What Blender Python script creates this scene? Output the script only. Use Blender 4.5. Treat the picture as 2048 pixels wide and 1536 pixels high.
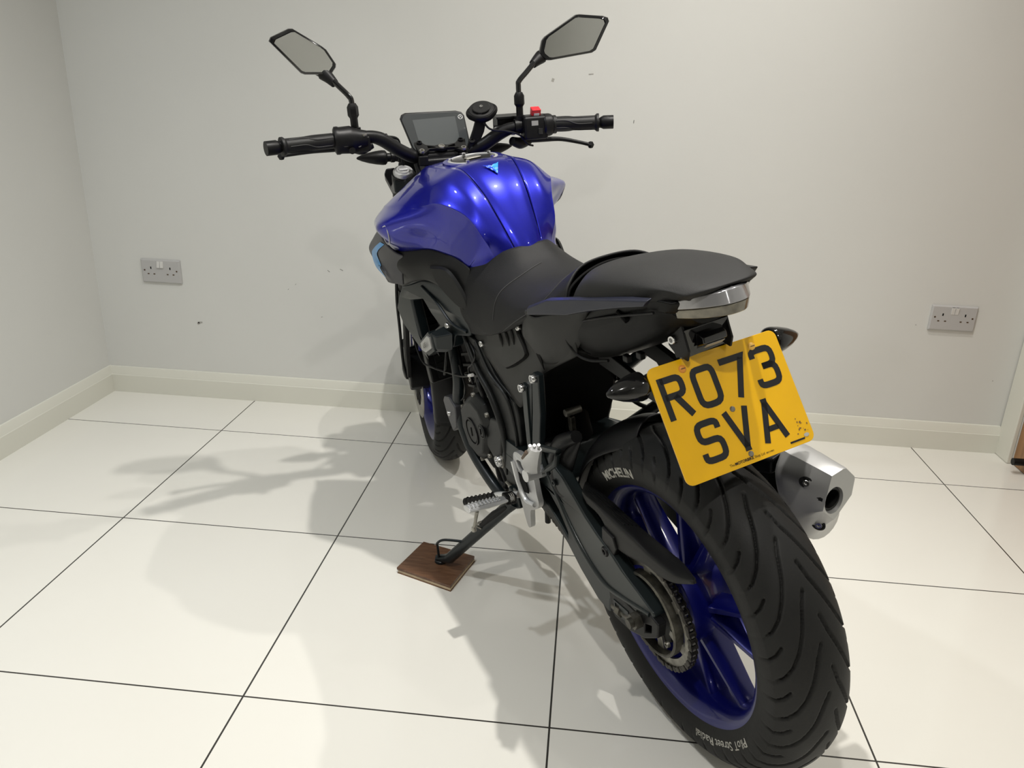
import bpy, math, random
import numpy as np
from mathutils import Vector, Matrix
PI = math.pi
C = bpy.context.scene.collection
for o in list(bpy.data.objects): bpy.data.objects.remove(o)
sc = bpy.context.scene

# ---------------------------------------------------------------- camera
cam = bpy.data.cameras.new('camera'); camo = bpy.data.objects.new('camera', cam); C.objects.link(camo)
cam.sensor_fit = 'HORIZONTAL'; cam.sensor_width = 36.0; cam.lens = 1581.37 / 2048 * 36.0
cam.clip_start = 0.02
Rx = Matrix.Rotation(1.21962194, 4, 'X'); Ry = Matrix.Rotation(-0.03530434, 4, 'Y'); Rz = Matrix.Rotation(0.09964045, 4, 'Z')
camo.matrix_world = Matrix.Translation((1.20768142, -2.39756964, 1.12350113)) @ Rz @ Ry @ Rx
sc.camera = camo

# ---------------------------------------------------------------- world, lamps, exposure
w = bpy.data.worlds.new('world'); sc.world = w; w.use_nodes = True
w.node_tree.nodes['Background'].inputs[0].default_value = (1.0, 0.98, 0.95, 1)
w.node_tree.nodes['Background'].inputs[1].default_value = 0.3
sc.view_settings.view_transform = 'Standard'; sc.view_settings.look = 'None'
sc.view_settings.gamma = 1.0; sc.view_settings.use_curve_mapping = False
sc.view_settings.exposure = -0.02
CEIL = 2.45
def disk_lamp(x, y, power, r=0.04, col=(1.0, 0.965, 0.91), spread=2.35):
    l = bpy.data.lights.new('downlight', 'AREA'); l.shape = 'DISK'; l.size = 2 * r
    l.energy = power; l.color = col; l.spread = spread
    o = bpy.data.objects.new('downlight', l); o.location = (x, y, CEIL - 0.012); C.objects.link(o); return o
LAMPS = [(1.20, -0.90, 16, 0.022), (1.80, -0.42, 10, 0.022), (-0.10, -1.15, 9, 0.04, (0.92, 0.96, 1.0)), (2.45, -1.9, 2.5, 0.03),
         (1.05, -2.45, 13, 0.03), (2.3, -3.6, 3, 0.05), (-0.05, -3.2, 4, 0.05)]
for a in LAMPS: disk_lamp(*a)
def soft(name, loc, rot, sx, sy, power, col=(1, 0.98, 0.94)):
    l = bpy.data.lights.new(name, 'AREA'); l.shape = 'RECTANGLE'; l.size = sx; l.size_y = sy; l.energy = power; l.color = col
    o = bpy.data.objects.new(name, l); o.location = loc; o.rotation_euler = rot; C.objects.link(o)

# ---------------------------------------------------------------- materials
def mat(name, col, rough=0.5, metal=0.0, coat=0.0, coat_r=0.03, spec=0.5, bump=0.0, bscale=200.0, mottle=0.0, mscale=6.0, rvar=0.0, trans=0.0, alpha=1.0, ior=1.45):
    m = bpy.data.materials.new(name); m.use_nodes = True; nt = m.node_tree; b = nt.nodes['Principled BSDF']
    b.inputs['Base Color'].default_value = (*col, 1); b.inputs['Roughness'].default_value = rough
    b.inputs['Metallic'].default_value = metal; b.inputs['Coat Weight'].default_value = coat
    b.inputs['Coat Roughness'].default_value = coat_r; b.inputs['Specular IOR Level'].default_value = spec
    b.inputs['Transmission Weight'].default_value = trans; b.inputs['IOR'].default_value = ior
    N = nt.nodes.new; L = nt.links.new
    tc = N('ShaderNodeTexCoord')
    if mottle or rvar:
        n = N('ShaderNodeTexNoise'); n.inputs['Scale'].default_value = mscale; n.inputs['Detail'].default_value = 6
        L(tc.outputs['Object'], n.inputs['Vector'])
        if mottle:
            r = N('ShaderNodeMapRange'); r.inputs[1].default_value = 0.3; r.inputs[2].default_value = 0.7
            r.inputs[3].default_value = 1 - mottle; r.inputs[4].default_value = 1 + mottle
            L(n.outputs['Fac'], r.inputs[0])
            mx = N('ShaderNodeVectorMath'); mx.operation = 'SCALE'; mx.inputs[0].default_value = col
            L(r.outputs[0], mx.inputs['Scale']); L(mx.outputs[0], b.inputs['Base Color'])
        if rvar:
            r = N('ShaderNodeMapRange'); r.inputs[1].default_value = 0.3; r.inputs[2].default_value = 0.7
            r.inputs[3].default_value = max(0.01, rough - rvar); r.inputs[4].default_value = min(1, rough + rvar)
            L(n.outputs['Fac'], r.inputs[0]); L(r.outputs[0], b.inputs['Roughness'])
    if bump:
        n2 = N('ShaderNodeTexNoise'); n2.inputs['Scale'].default_value = bscale; n2.inputs['Detail'].default_value = 3
        L(tc.outputs['Object'], n2.inputs['Vector'])
        bp = N('ShaderNodeBump'); bp.inputs['Strength'].default_value = bump; bp.inputs['Distance'].default_value = 0.001
        L(n2.outputs['Fac'], bp.inputs['Height']); L(bp.outputs['Normal'], b.inputs['Normal'])
    return m
M = {}
M['wall'] = mat('wall_paint', (0.68, 0.682, 0.655), 0.75, bump=0.15, bscale=90, mottle=0.015, mscale=2.5)
M['slate'] = mat('slate_wall_paint', (0.42, 0.42, 0.42), 0.8, mottle=0.02)
M['ceil'] = mat('ceiling_paint', (0.66, 0.66, 0.65), 0.9, mottle=0.01)
M['skirt'] = mat('skirting_gloss', (0.72, 0.715, 0.64), 0.35, mottle=0.015, mscale=4)
M['blue'] = mat('blue_paint', (0.0018, 0.0045, 0.30), 0.32, metal=0.65, coat=0.85, coat_r=0.03, mottle=0.06, mscale=300)
M['rimblue'] = mat('rim_blue', (0.003, 0.005, 0.13), 0.30, metal=0.35, coat=0.6, coat_r=0.08)
M['cyan'] = mat('cyan_decal', (0.02, 0.26, 0.62), 0.35, coat=0.5)
M['black'] = mat('black_plastic', (0.0045, 0.0045, 0.005), 0.42, spec=0.3, bump=0.15, bscale=500, rvar=0.05)
M['gloss'] = mat('gloss_black', (0.005, 0.005, 0.006), 0.12, coat=0.6)
M['grey'] = mat('charcoal_plastic', (0.012, 0.012, 0.0117), 0.48, spec=0.26, bump=0.12, bscale=700, rvar=0.04)
M['grey2'] = mat('grey_side_plastic', (0.021, 0.021, 0.020), 0.5, spec=0.3, bump=0.12, bscale=700, rvar=0.04)
M['tail'] = mat('undertail_black', (0.003, 0.003, 0.003), 0.45, spec=0.22, bump=0.1, bscale=500)
M['scoop'] = mat('scoop_grey', (0.055, 0.055, 0.062), 0.38, metal=0.2, bump=0.05)
M['fin'] = mat('slate_blue_plastic', (0.012, 0.014, 0.028), 0.40, metal=0.1, coat=0.2)
M['seat'] = mat('seat_vinyl', (0.009, 0.009, 0.0093), 0.58, spec=0.28, bump=0.35, bscale=900, rvar=0.05)
M['seat2'] = mat('pillion_vinyl', (0.017, 0.017, 0.0168), 0.60, spec=0.3, bump=0.35, bscale=900, rvar=0.05)
M['stitch'] = mat('stitching', (0.045, 0.045, 0.045), 0.7)
M['frame'] = mat('frame_black', (0.006, 0.010, 0.012), 0.36, spec=0.35, coat=0.15, coat_r=0.15)
M['arm'] = mat('swingarm_black', (0.012, 0.017, 0.018), 0.36, metal=0.2, spec=0.4, coat=0.2, coat_r=0.15)
M['engine'] = mat('engine_black', (0.013, 0.014, 0.014), 0.42, metal=0.15, spec=0.32, bump=0.2, bscale=300)
M['dark'] = mat('dark_void', (0.002, 0.002, 0.002), 0.7, spec=0.15)
M['rubber'] = mat('tyre_rubber', (0.011, 0.011, 0.0106), 0.62, spec=0.33, bump=0.2, bscale=250, mottle=0.22, mscale=9, rvar=0.08)
M['grip'] = mat('grip_rubber', (0.008, 0.008, 0.008), 0.5, spec=0.35, bump=0.1, bscale=300)
M['alu'] = mat('cast_aluminium', (0.62, 0.625, 0.63), 0.36, metal=0.65, bump=0.1, bscale=300)
M['silver'] = mat('satin_silver', (0.46, 0.46, 0.455), 0.40, metal=0.55, bump=0.08, bscale=900)
M['chrome'] = mat('zinc_bolt', (0.7, 0.7, 0.7), 0.18, metal=1.0)
M['steel'] = mat('worn_steel', (0.30, 0.29, 0.26), 0.45, metal=0.8, mottle=0.3, mscale=60)
M['ring'] = mat('tarnished_ring', (0.10, 0.095, 0.08), 0.4, metal=0.7, mottle=0.5, mscale=60)
M['chain'] = mat('chain_steel', (0.06, 0.055, 0.048), 0.4, metal=0.8, mottle=0.4, mscale=120)
M['mirror'] = mat('mirror_glass', (0.80, 0.81, 0.80), 0.02, metal=1.0)
M['screen'] = mat('display_glass', (0.045, 0.05, 0.052), 0.16, coat=1.0, coat_r=0.05, rvar=0.05)
M['lcd'] = mat('display_lcd', (0.075, 0.083, 0.085), 0.25, coat=1.0, coat_r=0.08)
M['white'] = mat('white_print', (0.75, 0.75, 0.75), 0.5)
M['red'] = mat('red_switch', (0.62, 0.02, 0.03), 0.35)
M['lamp_top'] = mat('smoked_lens_upper', (0.30, 0.30, 0.31), 0.16, metal=0.4, coat=1.0)
M['lamp_low'] = mat('smoked_lens_lower', (0.16, 0.145, 0.11), 0.22, metal=0.35, coat=1.0, mottle=0.5, mscale=40)
M['smoke'] = mat('smoked_indicator', (0.006, 0.006, 0.006), 0.12, spec=0.4, coat=0.4)
M['plate'] = mat('yellow_plate', (0.80, 0.44, 0.0), 0.32, coat=0.3, mottle=0.03, mscale=20)
M['ink'] = mat('plate_ink', (0.010, 0.010, 0.012), 0.4)
M['screwcap'] = mat('orange_screw_cap', (0.75, 0.30, 0.05), 0.4)
M['sidewall_text'] = mat('sidewall_lettering', (0.42, 0.41, 0.37), 0.6)
M['wood'] = None
M['core'] = mat('plywood_core', (0.50, 0.40, 0.27), 0.7, mottle=0.2, mscale=30)
M['socket'] = mat('socket_plastic', (0.48, 0.475, 0.47), 0.32)
M['rocker'] = mat('rocker_plastic', (0.66, 0.65, 0.63), 0.3)
M['screwcap2'] = mat('yellow_screw_cap', (0.85, 0.50, 0.10), 0.35)
M['brown'] = mat('deep_brown', (0.09, 0.055, 0.03), 0.5)
M['exdark'] = mat('soot_black', (0.006, 0.006, 0.006), 0.5)
M['forkgold'] = mat('fork_tube', (0.35, 0.35, 0.35), 0.2, metal=1.0)

def wood_mat(name, c1, c2, axis_scale=(2, 26, 2), rough=0.35, scl=3.0):
    m = bpy.data.materials.new(name); m.use_nodes = True; nt = m.node_tree; b = nt.nodes['Principled BSDF']; N = nt.nodes.new; L = nt.links.new
    tc = N('ShaderNodeTexCoord'); mp = N('ShaderNodeMapping'); mp.inputs['Scale'].default_value = axis_scale
    L(tc.outputs['Object'], mp.inputs['Vector'])
    n = N('ShaderNodeTexNoise'); n.inputs['Scale'].default_value = scl; n.inputs['Detail'].default_value = 8; n.inputs['Distortion'].default_value = 1.0
    L(mp.outputs[0], n.inputs['Vector'])
    cr = N('ShaderNodeValToRGB'); cr.color_ramp.elements[0].position = 0.35; cr.color_ramp.elements[1].position = 0.68
    cr.color_ramp.elements[0].color = (*c1, 1); cr.color_ramp.elements[1].color = (*c2, 1)
    L(n.outputs['Fac'], cr.inputs[0]); L(cr.outputs[0], b.inputs['Base Color']); b.inputs['Roughness'].default_value = rough
    return m
M['wood'] = wood_mat('walnut_veneer', (0.095, 0.045, 0.024), (0.18, 0.095, 0.052), (6, 60, 6), 0.35)
M['oak'] = wood_mat('oak_door', (0.22, 0.11, 0.045), (0.36, 0.19, 0.08), (14, 14, 1), 0.45)

# polished porcelain floor tiles, 0.6 m, thin dark joints
def floor_mat():
    m = bpy.data.materials.new('porcelain_tiles'); m.use_nodes = True; nt = m.node_tree; b = nt.nodes['Principled BSDF']; N = nt.nodes.new; L = nt.links.new
    g = N('ShaderNodeNewGeometry'); sx = N('ShaderNodeSeparateXYZ'); L(g.outputs['Position'], sx.inputs[0])
    def joint(out, T, half):
        a = N('ShaderNodeMath'); a.operation = 'DIVIDE'; L(out, a.inputs[0]); a.inputs[1].default_value = T
        r = N('ShaderNodeMath'); r.operation = 'ROUND'; L(a.outputs[0], r.inputs[0])
        s = N('ShaderNodeMath'); s.operation = 'SUBTRACT'; L(a.outputs[0], s.inputs[0]); L(r.outputs[0], s.inputs[1])
        ab = N('ShaderNodeMath'); ab.operation = 'ABSOLUTE'; L(s.outputs[0], ab.inputs[0])
        lt = N('ShaderNodeMath'); lt.operation = 'LESS_THAN'; L(ab.outputs[0], lt.inputs[0]); lt.inputs[1].default_value = half / T
        return lt.outputs[0]
    jx = joint(sx.outputs['X'], 0.6, 0.0019); jy = joint(sx.outputs['Y'], 0.605, 0.0019)
    mx = N('ShaderNodeMath'); mx.operation = 'MAXIMUM'; L(jx, mx.inputs[0]); L(jy, mx.inputs[1])
    n = N('ShaderNodeTexNoise'); n.inputs['Scale'].default_value = 3; n.inputs['Detail'].default_value = 5; L(g.outputs['Position'], n.inputs['Vector'])
    n3 = N('ShaderNodeTexNoise'); n3.inputs['Scale'].default_value = 23; n3.inputs['Detail'].default_value = 1; L(g.outputs['Position'], n3.inputs['Vector'])
    sp = N('ShaderNodeMath'); sp.operation = 'GREATER_THAN'; L(n3.outputs['Fac'], sp.inputs[0]); sp.inputs[1].default_value = 0.90
    cr = N('ShaderNodeMix'); cr.data_type = 'RGBA'; cr.inputs['A'].default_value = (0.77, 0.755, 0.695, 1); cr.inputs['B'].default_value = (0.80, 0.79, 0.735, 1)
    L(n.outputs['Fac'], cr.inputs['Factor'])
    c0 = N('ShaderNodeMix'); c0.data_type = 'RGBA'; L(sp.outputs[0], c0.inputs['Factor']); L(cr.outputs['Result'], c0.inputs['A']); c0.inputs['B'].default_value = (0.35, 0.34, 0.3, 1)
    c2 = N('ShaderNodeMix'); c2.data_type = 'RGBA'; L(mx.outputs[0], c2.inputs['Factor']); L(c0.outputs['Result'], c2.inputs['A'])
    c2.inputs['B'].default_value = (0.045, 0.042, 0.038, 1); L(c2.outputs['Result'], b.inputs['Base Color'])
    rr = N('ShaderNodeMapRange'); L(n.outputs['Fac'], rr.inputs[0]); rr.inputs[3].default_value = 0.10; rr.inputs[4].default_value = 0.17
    L(rr.outputs[0], b.inputs['Roughness']); b.inputs['IOR'].default_value = 1.5
    return m
M['floor'] = floor_mat()

# ---------------------------------------------------------------- mesh helpers
def mesh_obj(name, vf, m, parent=None, smooth=True, bevel=0.0, seg=2, solid=0.0, sharp=None, sub=0, offset=-1):
    v, f = vf
    if solid:
        A = np.array([tuple(p) for p in v], float); c0 = A.mean(0); c0[1] *= 0.0 if abs(c0[1]) > .02 else 1; c0[2] -= 0.15; tot = 0.0
        for q in f[::3]:
            p = A[list(q)]; n_ = np.cross(p[2] - p[0], p[-1] - p[1] if len(q) > 3 else p[1] - p[0]); tot += float(n_ @ (p.mean(0) - c0)) * (1 if len(q) > 3 else -1)
        if tot < 0: f = [list(q)[::-1] for q in f]
        offset = -1
    me = bpy.data.meshes.new(name); me.from_pydata([tuple(map(float, p)) for p in v], [], [list(map(int, q)) for q in f]); me.update()
    o = bpy.data.objects.new(name, me); C.objects.link(o)
    me.materials.append(M[m] if isinstance(m, str) else m)
    if smooth:
        me.polygons.foreach_set('use_smooth', [True] * len(me.polygons))
        if sharp is not None or not bevel: me.set_sharp_from_angle(angle=math.radians(sharp if sharp is not None else 40))
    if solid:
        s = o.modifiers.new('solid', 'SOLIDIFY'); s.thickness = solid; s.offset = offset; s.use_even_offset = False
    if bevel:
        b = o.modifiers.new('bevel', 'BEVEL'); b.width = bevel; b.segments = seg; b.limit_method = 'ANGLE'; b.angle_limit = math.radians(35)
        b.harden_normals = True; b.use_clamp_overlap = True
    if sub:
        s = o.modifiers.new('sub', 'SUBSURF'); s.levels = sub; s.render_levels = sub
    if parent: o.parent = parent
    return o
def join(*vfs):
    V, F = [], []
    for v, f in vfs:
        n = len(V); V += [tuple(p) for p in v]; F += [[i + n for i in q] for q in f]
    return V, F
def box(c, s, R=None):
    v = [Vector((x * s[0] / 2, y * s[1] / 2, z * s[2] / 2)) for x in (-1, 1) for y in (-1, 1) for z in (-1, 1)]
    if R is not None: v = [R @ p for p in v]
    v = [tuple(p + Vector(c)) for p in v]
    return v, [[0, 1, 3, 2], [4, 6, 7, 5], [0, 4, 5, 1], [2, 3, 7, 6], [0, 2, 6, 4], [1, 5, 7, 3]]
def loft(rings, cap=True, closed=True):
    V, F = [], []; n = len(rings[0])
    for r in rings: V += [tuple(p) for p in r]
    for i in range(len(rings) - 1):
        for j in range(n if closed else n - 1):
            a, b = i * n + j, i * n + (j + 1) % n; F.append([a, b, b + n, a + n])
    if cap and closed: F.append(list(range(n))[::-1]); F.append([(len(rings) - 1) * n + j for j in range(n)])
    return V, F
def prism(o2, y0, y1, plane='xz'):
    def p(a, b, y): return (a, y, b) if plane == 'xz' else ((y, a, b) if plane == 'yz' else (a, b, y))
    a = [p(q[0], q[1], y0) for q in o2]; b = [p(q[0], q[1], y1) for q in o2]
    return fixn(loft([a, b]))
def fixn(vf):
    import bmesh
    bm = bmesh.new(); vs = [bm.verts.new(p) for p in vf[0]]
    for f in vf[1]:
        try: bm.faces.new([vs[i] for i in f])
        except ValueError: pass
    bmesh.ops.recalc_face_normals(bm, faces=bm.faces); bm.verts.index_update()
    V = [tuple(v.co) for v in bm.verts]; F = [[v.index for v in f.verts] for f in bm.faces]; bm.free(); return V, F
def cr(pts, n):
    P = np.array(pts, float); k = len(P)
    if k == 2: return [tuple(P[0] + (P[1] - P[0]) * t) for t in np.linspace(0, 1, n)]
    Q = np.vstack([2 * P[0] - P[1], P, 2 * P[-1] - P[-2]]); out = []
    for t in np.linspace(0, k - 1, n):
        i = min(int(t), k - 2); u = t - i; a, b, c, d = Q[i], Q[i + 1], Q[i + 2], Q[i + 3]
        out.append(tuple(0.5 * ((2 * b) + (-a + c) * u + (2 * a - 5 * b + 4 * c - d) * u * u + (-a + 3 * b - 3 * c + d) * u ** 3)))
    return out
def surf(grid, nu, nv):
    rows = [cr(r, nv) for r in grid]; cols = [cr([rows[i][j] for i in range(len(rows))], nu) for j in range(nv)]
    V = [cols[j][i] for i in range(nu) for j in range(nv)]
    F = [[i * nv + j, i * nv + j + 1, (i + 1) * nv + j + 1, (i + 1) * nv + j] for i in range(nu - 1) for j in range(nv - 1)]
    return V, F
def mir(vf): return [(x, -y, z) for x, y, z in vf[0]], [q[::-1] for q in vf[1]]
def coons(c0, c1, n=14, m=10, bulge=(0, 0, 0)):
    # ruled surface between two curves with a bulge in the middle
    a = cr(c0, n); b = cr(c1, n); V = []
    for i in range(n):
        for j in range(m):
            t = j / (m - 1); s = i / (n - 1); k = (math.sin(PI * t) ** 0.7) * (math.sin(PI * min(max(s, 0), 1)) ** 0.5 if 0 < s < 1 else 0) if 0 < t < 1 else 0
            V.append(tuple(a[i][q] * (1 - t) + b[i][q] * t + bulge[q] * k for q in range(3)))
    F = [[i * m + j, i * m + j + 1, (i + 1) * m + j + 1, (i + 1) * m + j] for i in range(n - 1) for j in range(m - 1)]
    return V, F
def tube(pts, r, n=12, res=0, cap=True, flat=None):
    P = [Vector(p) for p in (cr(pts, res) if res else pts)]
    k = len(P)
    if isinstance(r, (int, float)): R = [r] * k
    else: R = list(np.interp(np.linspace(0, 1, k), np.linspace(0, 1, len(r)), r))
    T = [(P[min(i + 1, k - 1)] - P[max(i - 1, 0)]).normalized() for i in range(k)]
    up = Vector((0, 0, 1)) if abs(T[0].z) < 0.9 else Vector((1, 0, 0))
    nx = T[0].cross(up).normalized(); rings = []
    for i in range(k):
        nx = (nx - T[i] * nx.dot(T[i])).normalized(); ny = T[i].cross(nx)
        fx, fy = flat if flat else (1, 1)
        rings.append([tuple(P[i] + (nx * math.cos(2 * PI * j / n) * fx + ny * math.sin(2 * PI * j / n) * fy) * R[i]) for j in range(n)])
    return fixn(loft(rings, cap))
def cyl(p0, p1, r, n=20, r2=None): return tube([p0, p1], [r, r if r2 is None else r2], n)
def lathe(prof, c=(0, 0, 0), axis='y', n=64, a0=0, a1=2 * PI, closedprof=False):
    # prof: (radius, along)
    V, F = [], []; full = abs(a1 - a0 - 2 * PI) < 1e-6; m = n if full else n + 1; k = len(prof)
    for i in range(m):
        a = a0 + (a1 - a0) * i / n; ca, sa = math.cos(a), math.sin(a)
        for r, h in prof:
            if axis == 'y': V.append((c[0] + r * ca, c[1] + h, c[2] + r * sa))
            elif axis == 'x': V.append((c[0] + h, c[1] + r * ca, c[2] + r * sa))
            else: V.append((c[0] + r * ca, c[1] + r * sa, c[2] + h))
    for i in range(n):
        i2 = (i + 1) % m
        for j in range(k if closedprof else k - 1):
            j2 = (j + 1) % k; F.append([i * k + j, i * k + j2, i2 * k + j2, i2 * k + j])
    if not full and closedprof: F.append(list(range(k))[::-1]); F.append([(m - 1) * k + j for j in range(k)])
    return fixn((V, F))
def axes_from(nrm, up=Vector((0, 0, 1))):
    z = Vector(nrm).normalized(); x = up.cross(z)
    if x.length < 1e-4: x = Vector((1, 0, 0))
    x.normalize(); y = z.cross(x); return Matrix((x, y, z)).transposed()
def place(vf, R, t): return [tuple(R @ Vector(p) + Vector(t)) for p in vf[0]], vf[1]
def bolt(name, c, nrm, r, h, m, parent, hexin=True):
    prof = [(0.0, h * 0.35), (r * 0.42, h * 0.35), (r * 0.5, h), (r * 0.85, h), (r, h * 0.7), (r, 0), (0, 0)] if hexin else [(0, h), (r * 0.8, h), (r, h * 0.7), (r, 0), (0, 0)]
    return mesh_obj(name, place(lathe(prof, axis='z', n=20), axes_from(nrm), c), m, parent)
def stroke(pts, width, closed=False):
    P = [Vector((p[0], p[1])) for p in pts]; k = len(P); L, Rr = [], []
    for i in range(k):
        if closed: a, b = P[i - 1], P[(i + 1) % k]; d0 = (P[i] - a).normalized(); d1 = (b - P[i]).normalized()
        else:
            d0 = (P[i] - P[i - 1]).normalized() if i > 0 else (P[1] - P[0]).normalized()
            d1 = (P[i + 1] - P[i]).normalized() if i < k - 1 else d0
        n0 = Vector((-d0.y, d0.x)); n1 = Vector((-d1.y, d1.x)); m = (n0 + n1); m = m / max(m.length, 1e-6); s = 1 / max(m.dot(n0), 0.35)
        L.append(P[i] + m * s * width / 2); Rr.append(P[i] - m * s * width / 2)
    V = [(p.x, p.y) for p in L] + [(p.x, p.y) for p in Rr]
    F = [[i, (i + 1) % k, k + (i + 1) % k, k + i] for i in range(k if closed else k - 1)]
    return V, F
def text_mesh(body, size, shear=0.0, bold=0.0):
    cu = bpy.data.curves.new('txt', 'FONT'); cu.body = body; cu.size = size; cu.align_x = 'CENTER'; cu.shear = shear; cu.offset = bold; cu.resolution_u = 3
    o = bpy.data.objects.new('txt', cu); C.objects.link(o); dg = bpy.context.evaluated_depsgraph_get(); dg.update()
    me = bpy.data.meshes.new_from_object(o.evaluated_get(dg)); v = [(p.co.x, p.co.y) for p in me.vertices]; f = [list(p.vertices) for p in me.polygons]
    bpy.data.objects.remove(o); bpy.data.meshes.remove(me); bpy.data.curves.remove(cu); return v, f
def tag(o, label=None, cat=None, group=None, kind=None):
    if label: o['label'] = label
    if cat: o['category'] = cat
    if group: o['group'] = group
    if kind: o['kind'] = kind
    return o

# ---------------------------------------------------------------- room
XL, XR, YB, YF = -0.571, 2.700, 0.299, -5.5
def struct(name, vf, m, parent=None, **k): return tag(mesh_obj(name, vf, m, parent, **k), kind='structure')
struct('floor', box(((XL + XR) / 2, (YB + YF) / 2, -0.05), (XR - XL + 0.4, YB - YF + 0.4, 0.1)), 'floor', smooth=False)
struct('ceiling', box(((XL + XR) / 2, (YB + YF) / 2, CEIL + 0.05), (XR - XL + 0.4, YB - YF + 0.4, 0.1)), 'ceil', smooth=False)
struct('wall_back', box(((XL + XR) / 2, YB + 0.05, CEIL / 2), (XR - XL + 0.4, 0.1, CEIL)), 'wall', smooth=False)
struct('wall_left', box((XL - 0.05, (YB + YF) / 2, CEIL / 2), (0.1, YB - YF, CEIL)), 'wall', smooth=False)
struct('wall_front', box(((XL + XR) / 2, YF - 0.05, CEIL / 2), (XR - XL + 0.4, 0.1, CEIL)), 'slate', smooth=False)
# right wall with a doorway next to the corner
yd0, yd1 = 0.203, -0.66
struct('wall_right', join(box((XR + 0.05, (yd1 - 0.0 + YF) / 2, CEIL / 2), (0.1, yd1 - YF, CEIL)), box((XR + 0.05, (YB + yd0) / 2, CEIL / 2), (0.1, YB - yd0, CEIL)),
       box((XR + 0.05, (yd0 + yd1) / 2, (2.04 + CEIL) / 2), (0.1, yd0 - yd1, CEIL - 2.04))), 'wall', smooth=False)
def skirting(name, p0, p1, inward):
    # torus-style skirting: vertical board, small slope, rounded top
    prof = [(0, 0), (0.015, 0), (0.015, 0.068), (0.0135, 0.070), (0.008, 0.094), (0.006, 0.099), (0, 0.1)]
    d = Vector(inward); a = [tuple(Vector(p0) + d * q[0] + Vector((0, 0, q[1]))) for q in prof]; b = [tuple(Vector(p1) + d * q[0] + Vector((0, 0, q[1]))) for q in prof]
    return struct(name, fixn(loft([a, b])), 'skirt', sharp=20)
skirting('baseboard_back', (XL, YB, 0.0), (XR - 0.016, YB, 0.0), (0, -1, 0))
skirting('baseboard_left', (XL, YB, 0.0), (XL, YF, 0.0), (1, 0, 0))
skirting('baseboard_right', (XR, yd1 - 0.075, 0.0), (XR, YF, 0.0), (-1, 0, 0))
# architrave around the doorway and the oak door inside it
def arch_ring(y, z): return [(XR, y, z), (XR - 0.016, y, z)]
av = join(box((XR - 0.008, (YB - 0.002 + yd0) / 2, 1.02), (0.016, YB - yd0 - 0.004, 2.04)), box((XR - 0.008, yd1 - 0.035, 1.02), (0.016, 0.07, 2.04)),
          box((XR - 0.008, (YB + yd1) / 2 - 0.036, 2.075), (0.016, YB - yd1 + 0.064, 0.07)))
struct('trim_1', av, 'skirt', bevel=0.004)
door = struct('door_1', box((XR + 0.022, (yd0 + yd1) / 2, 1.02), (0.04, yd0 - yd1, 2.036)), 'oak', bevel=0.002)
mesh_obj('door_stop', cyl((XR - 0.045, 0.12, 0.045), (XR + 0.002, 0.12, 0.045), 0.012, 16), 'black', door)

# scuffs on the back wall: small thin smears of the wall's own dirt
def smear(u, z, du, dz, th):
    return [(u, YB - 0.0004, z), (u + du, YB - 0.0004, z + dz), (u + du + th * .5, YB - 0.0004, z + dz + th), (u + th * .4, YB - 0.0004, z + th * 1.2)]
rnd = random.Random(4)
M['scuff'] = mat('wall_scuff', (0.40, 0.39, 0.36), 0.8); M['scuffd'] = mat('wall_scuff_dark', (0.13, 0.13, 0.12), 0.8)

def wall_socket(x, z, label, flip):
    t = bpy.data.objects.new('wall_socket', None); t.location = (x, YB, z); C.objects.link(t)
    tag(t, label, 'socket', 'double sockets on the back wall')
    W, H, D = 0.148, 0.086, 0.009
    fr = [[(sx * (W / 2 - a), -d, sz * (H / 2 - a)) for sx, sz in ((-1, -1), (1, -1), (1, 1), (-1, 1))] for a, d in ((0, 0), (0, 0.004), (0.004, D), (0.02, D))]
    mesh_obj('face_plate', fixn(loft(fr)), 'socket', t, bevel=0.0012)
    for i, sx in enumerate((-1, 1)):
        up = 0.0012 if flip else 0.0
        r = mesh_obj('rocker_switch', fixn(loft([[(sx * 0.0062 - 0.0056, -D + 0.001, 0.013), (sx * 0.0062 + 0.0056, -D + 0.001, 0.013), (sx * 0.0062 + 0.0056, -D + 0.001, 0.037), (sx * 0.0062 - 0.0056, -D + 0.001, 0.037)],
              [(sx * 0.0062 - 0.0056, -D - (0.0045 if not flip else 0.001), 0.0135), (sx * 0.0062 + 0.0056, -D - (0.0045 if not flip else 0.001), 0.0135), (sx * 0.0062 + 0.0056, -D - (0.001 if not flip else 0.004), 0.0365), (sx * 0.0062 - 0.0056, -D - (0.001 if not flip else 0.004), 0.0365)]])), 'rocker', t, bevel=0.0006)
        if flip: mesh_obj('red_marker', box((sx * 0.0062, -D - 0.0005, 0.0365), (0.009, 0.0016, 0.003)), 'dark', r)
        cx = sx * 0.036
        mesh_obj('earth_slot', box((cx, -D, 0.012), (0.0042, 0.0006, 0.0085)), 'dark', t)
        for q in (-1, 1): mesh_obj('pin_slot', box((cx + q * 0.011, -D, -0.010), (0.0066, 0.0006, 0.0042)), 'brown', t)
        bolt('screw', (sx * 0.0602, -D, 0.003), (0, -1, 0), 0.0030, 0.0008, 'brown', t)
    return t
wall_socket(-0.316, 0.477, 'white double wall socket left of the motorcycle with both switches sticking out', False)
wall_socket(2.443, 0.473, 'white double wall socket at the right near the door frame', True)

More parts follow.
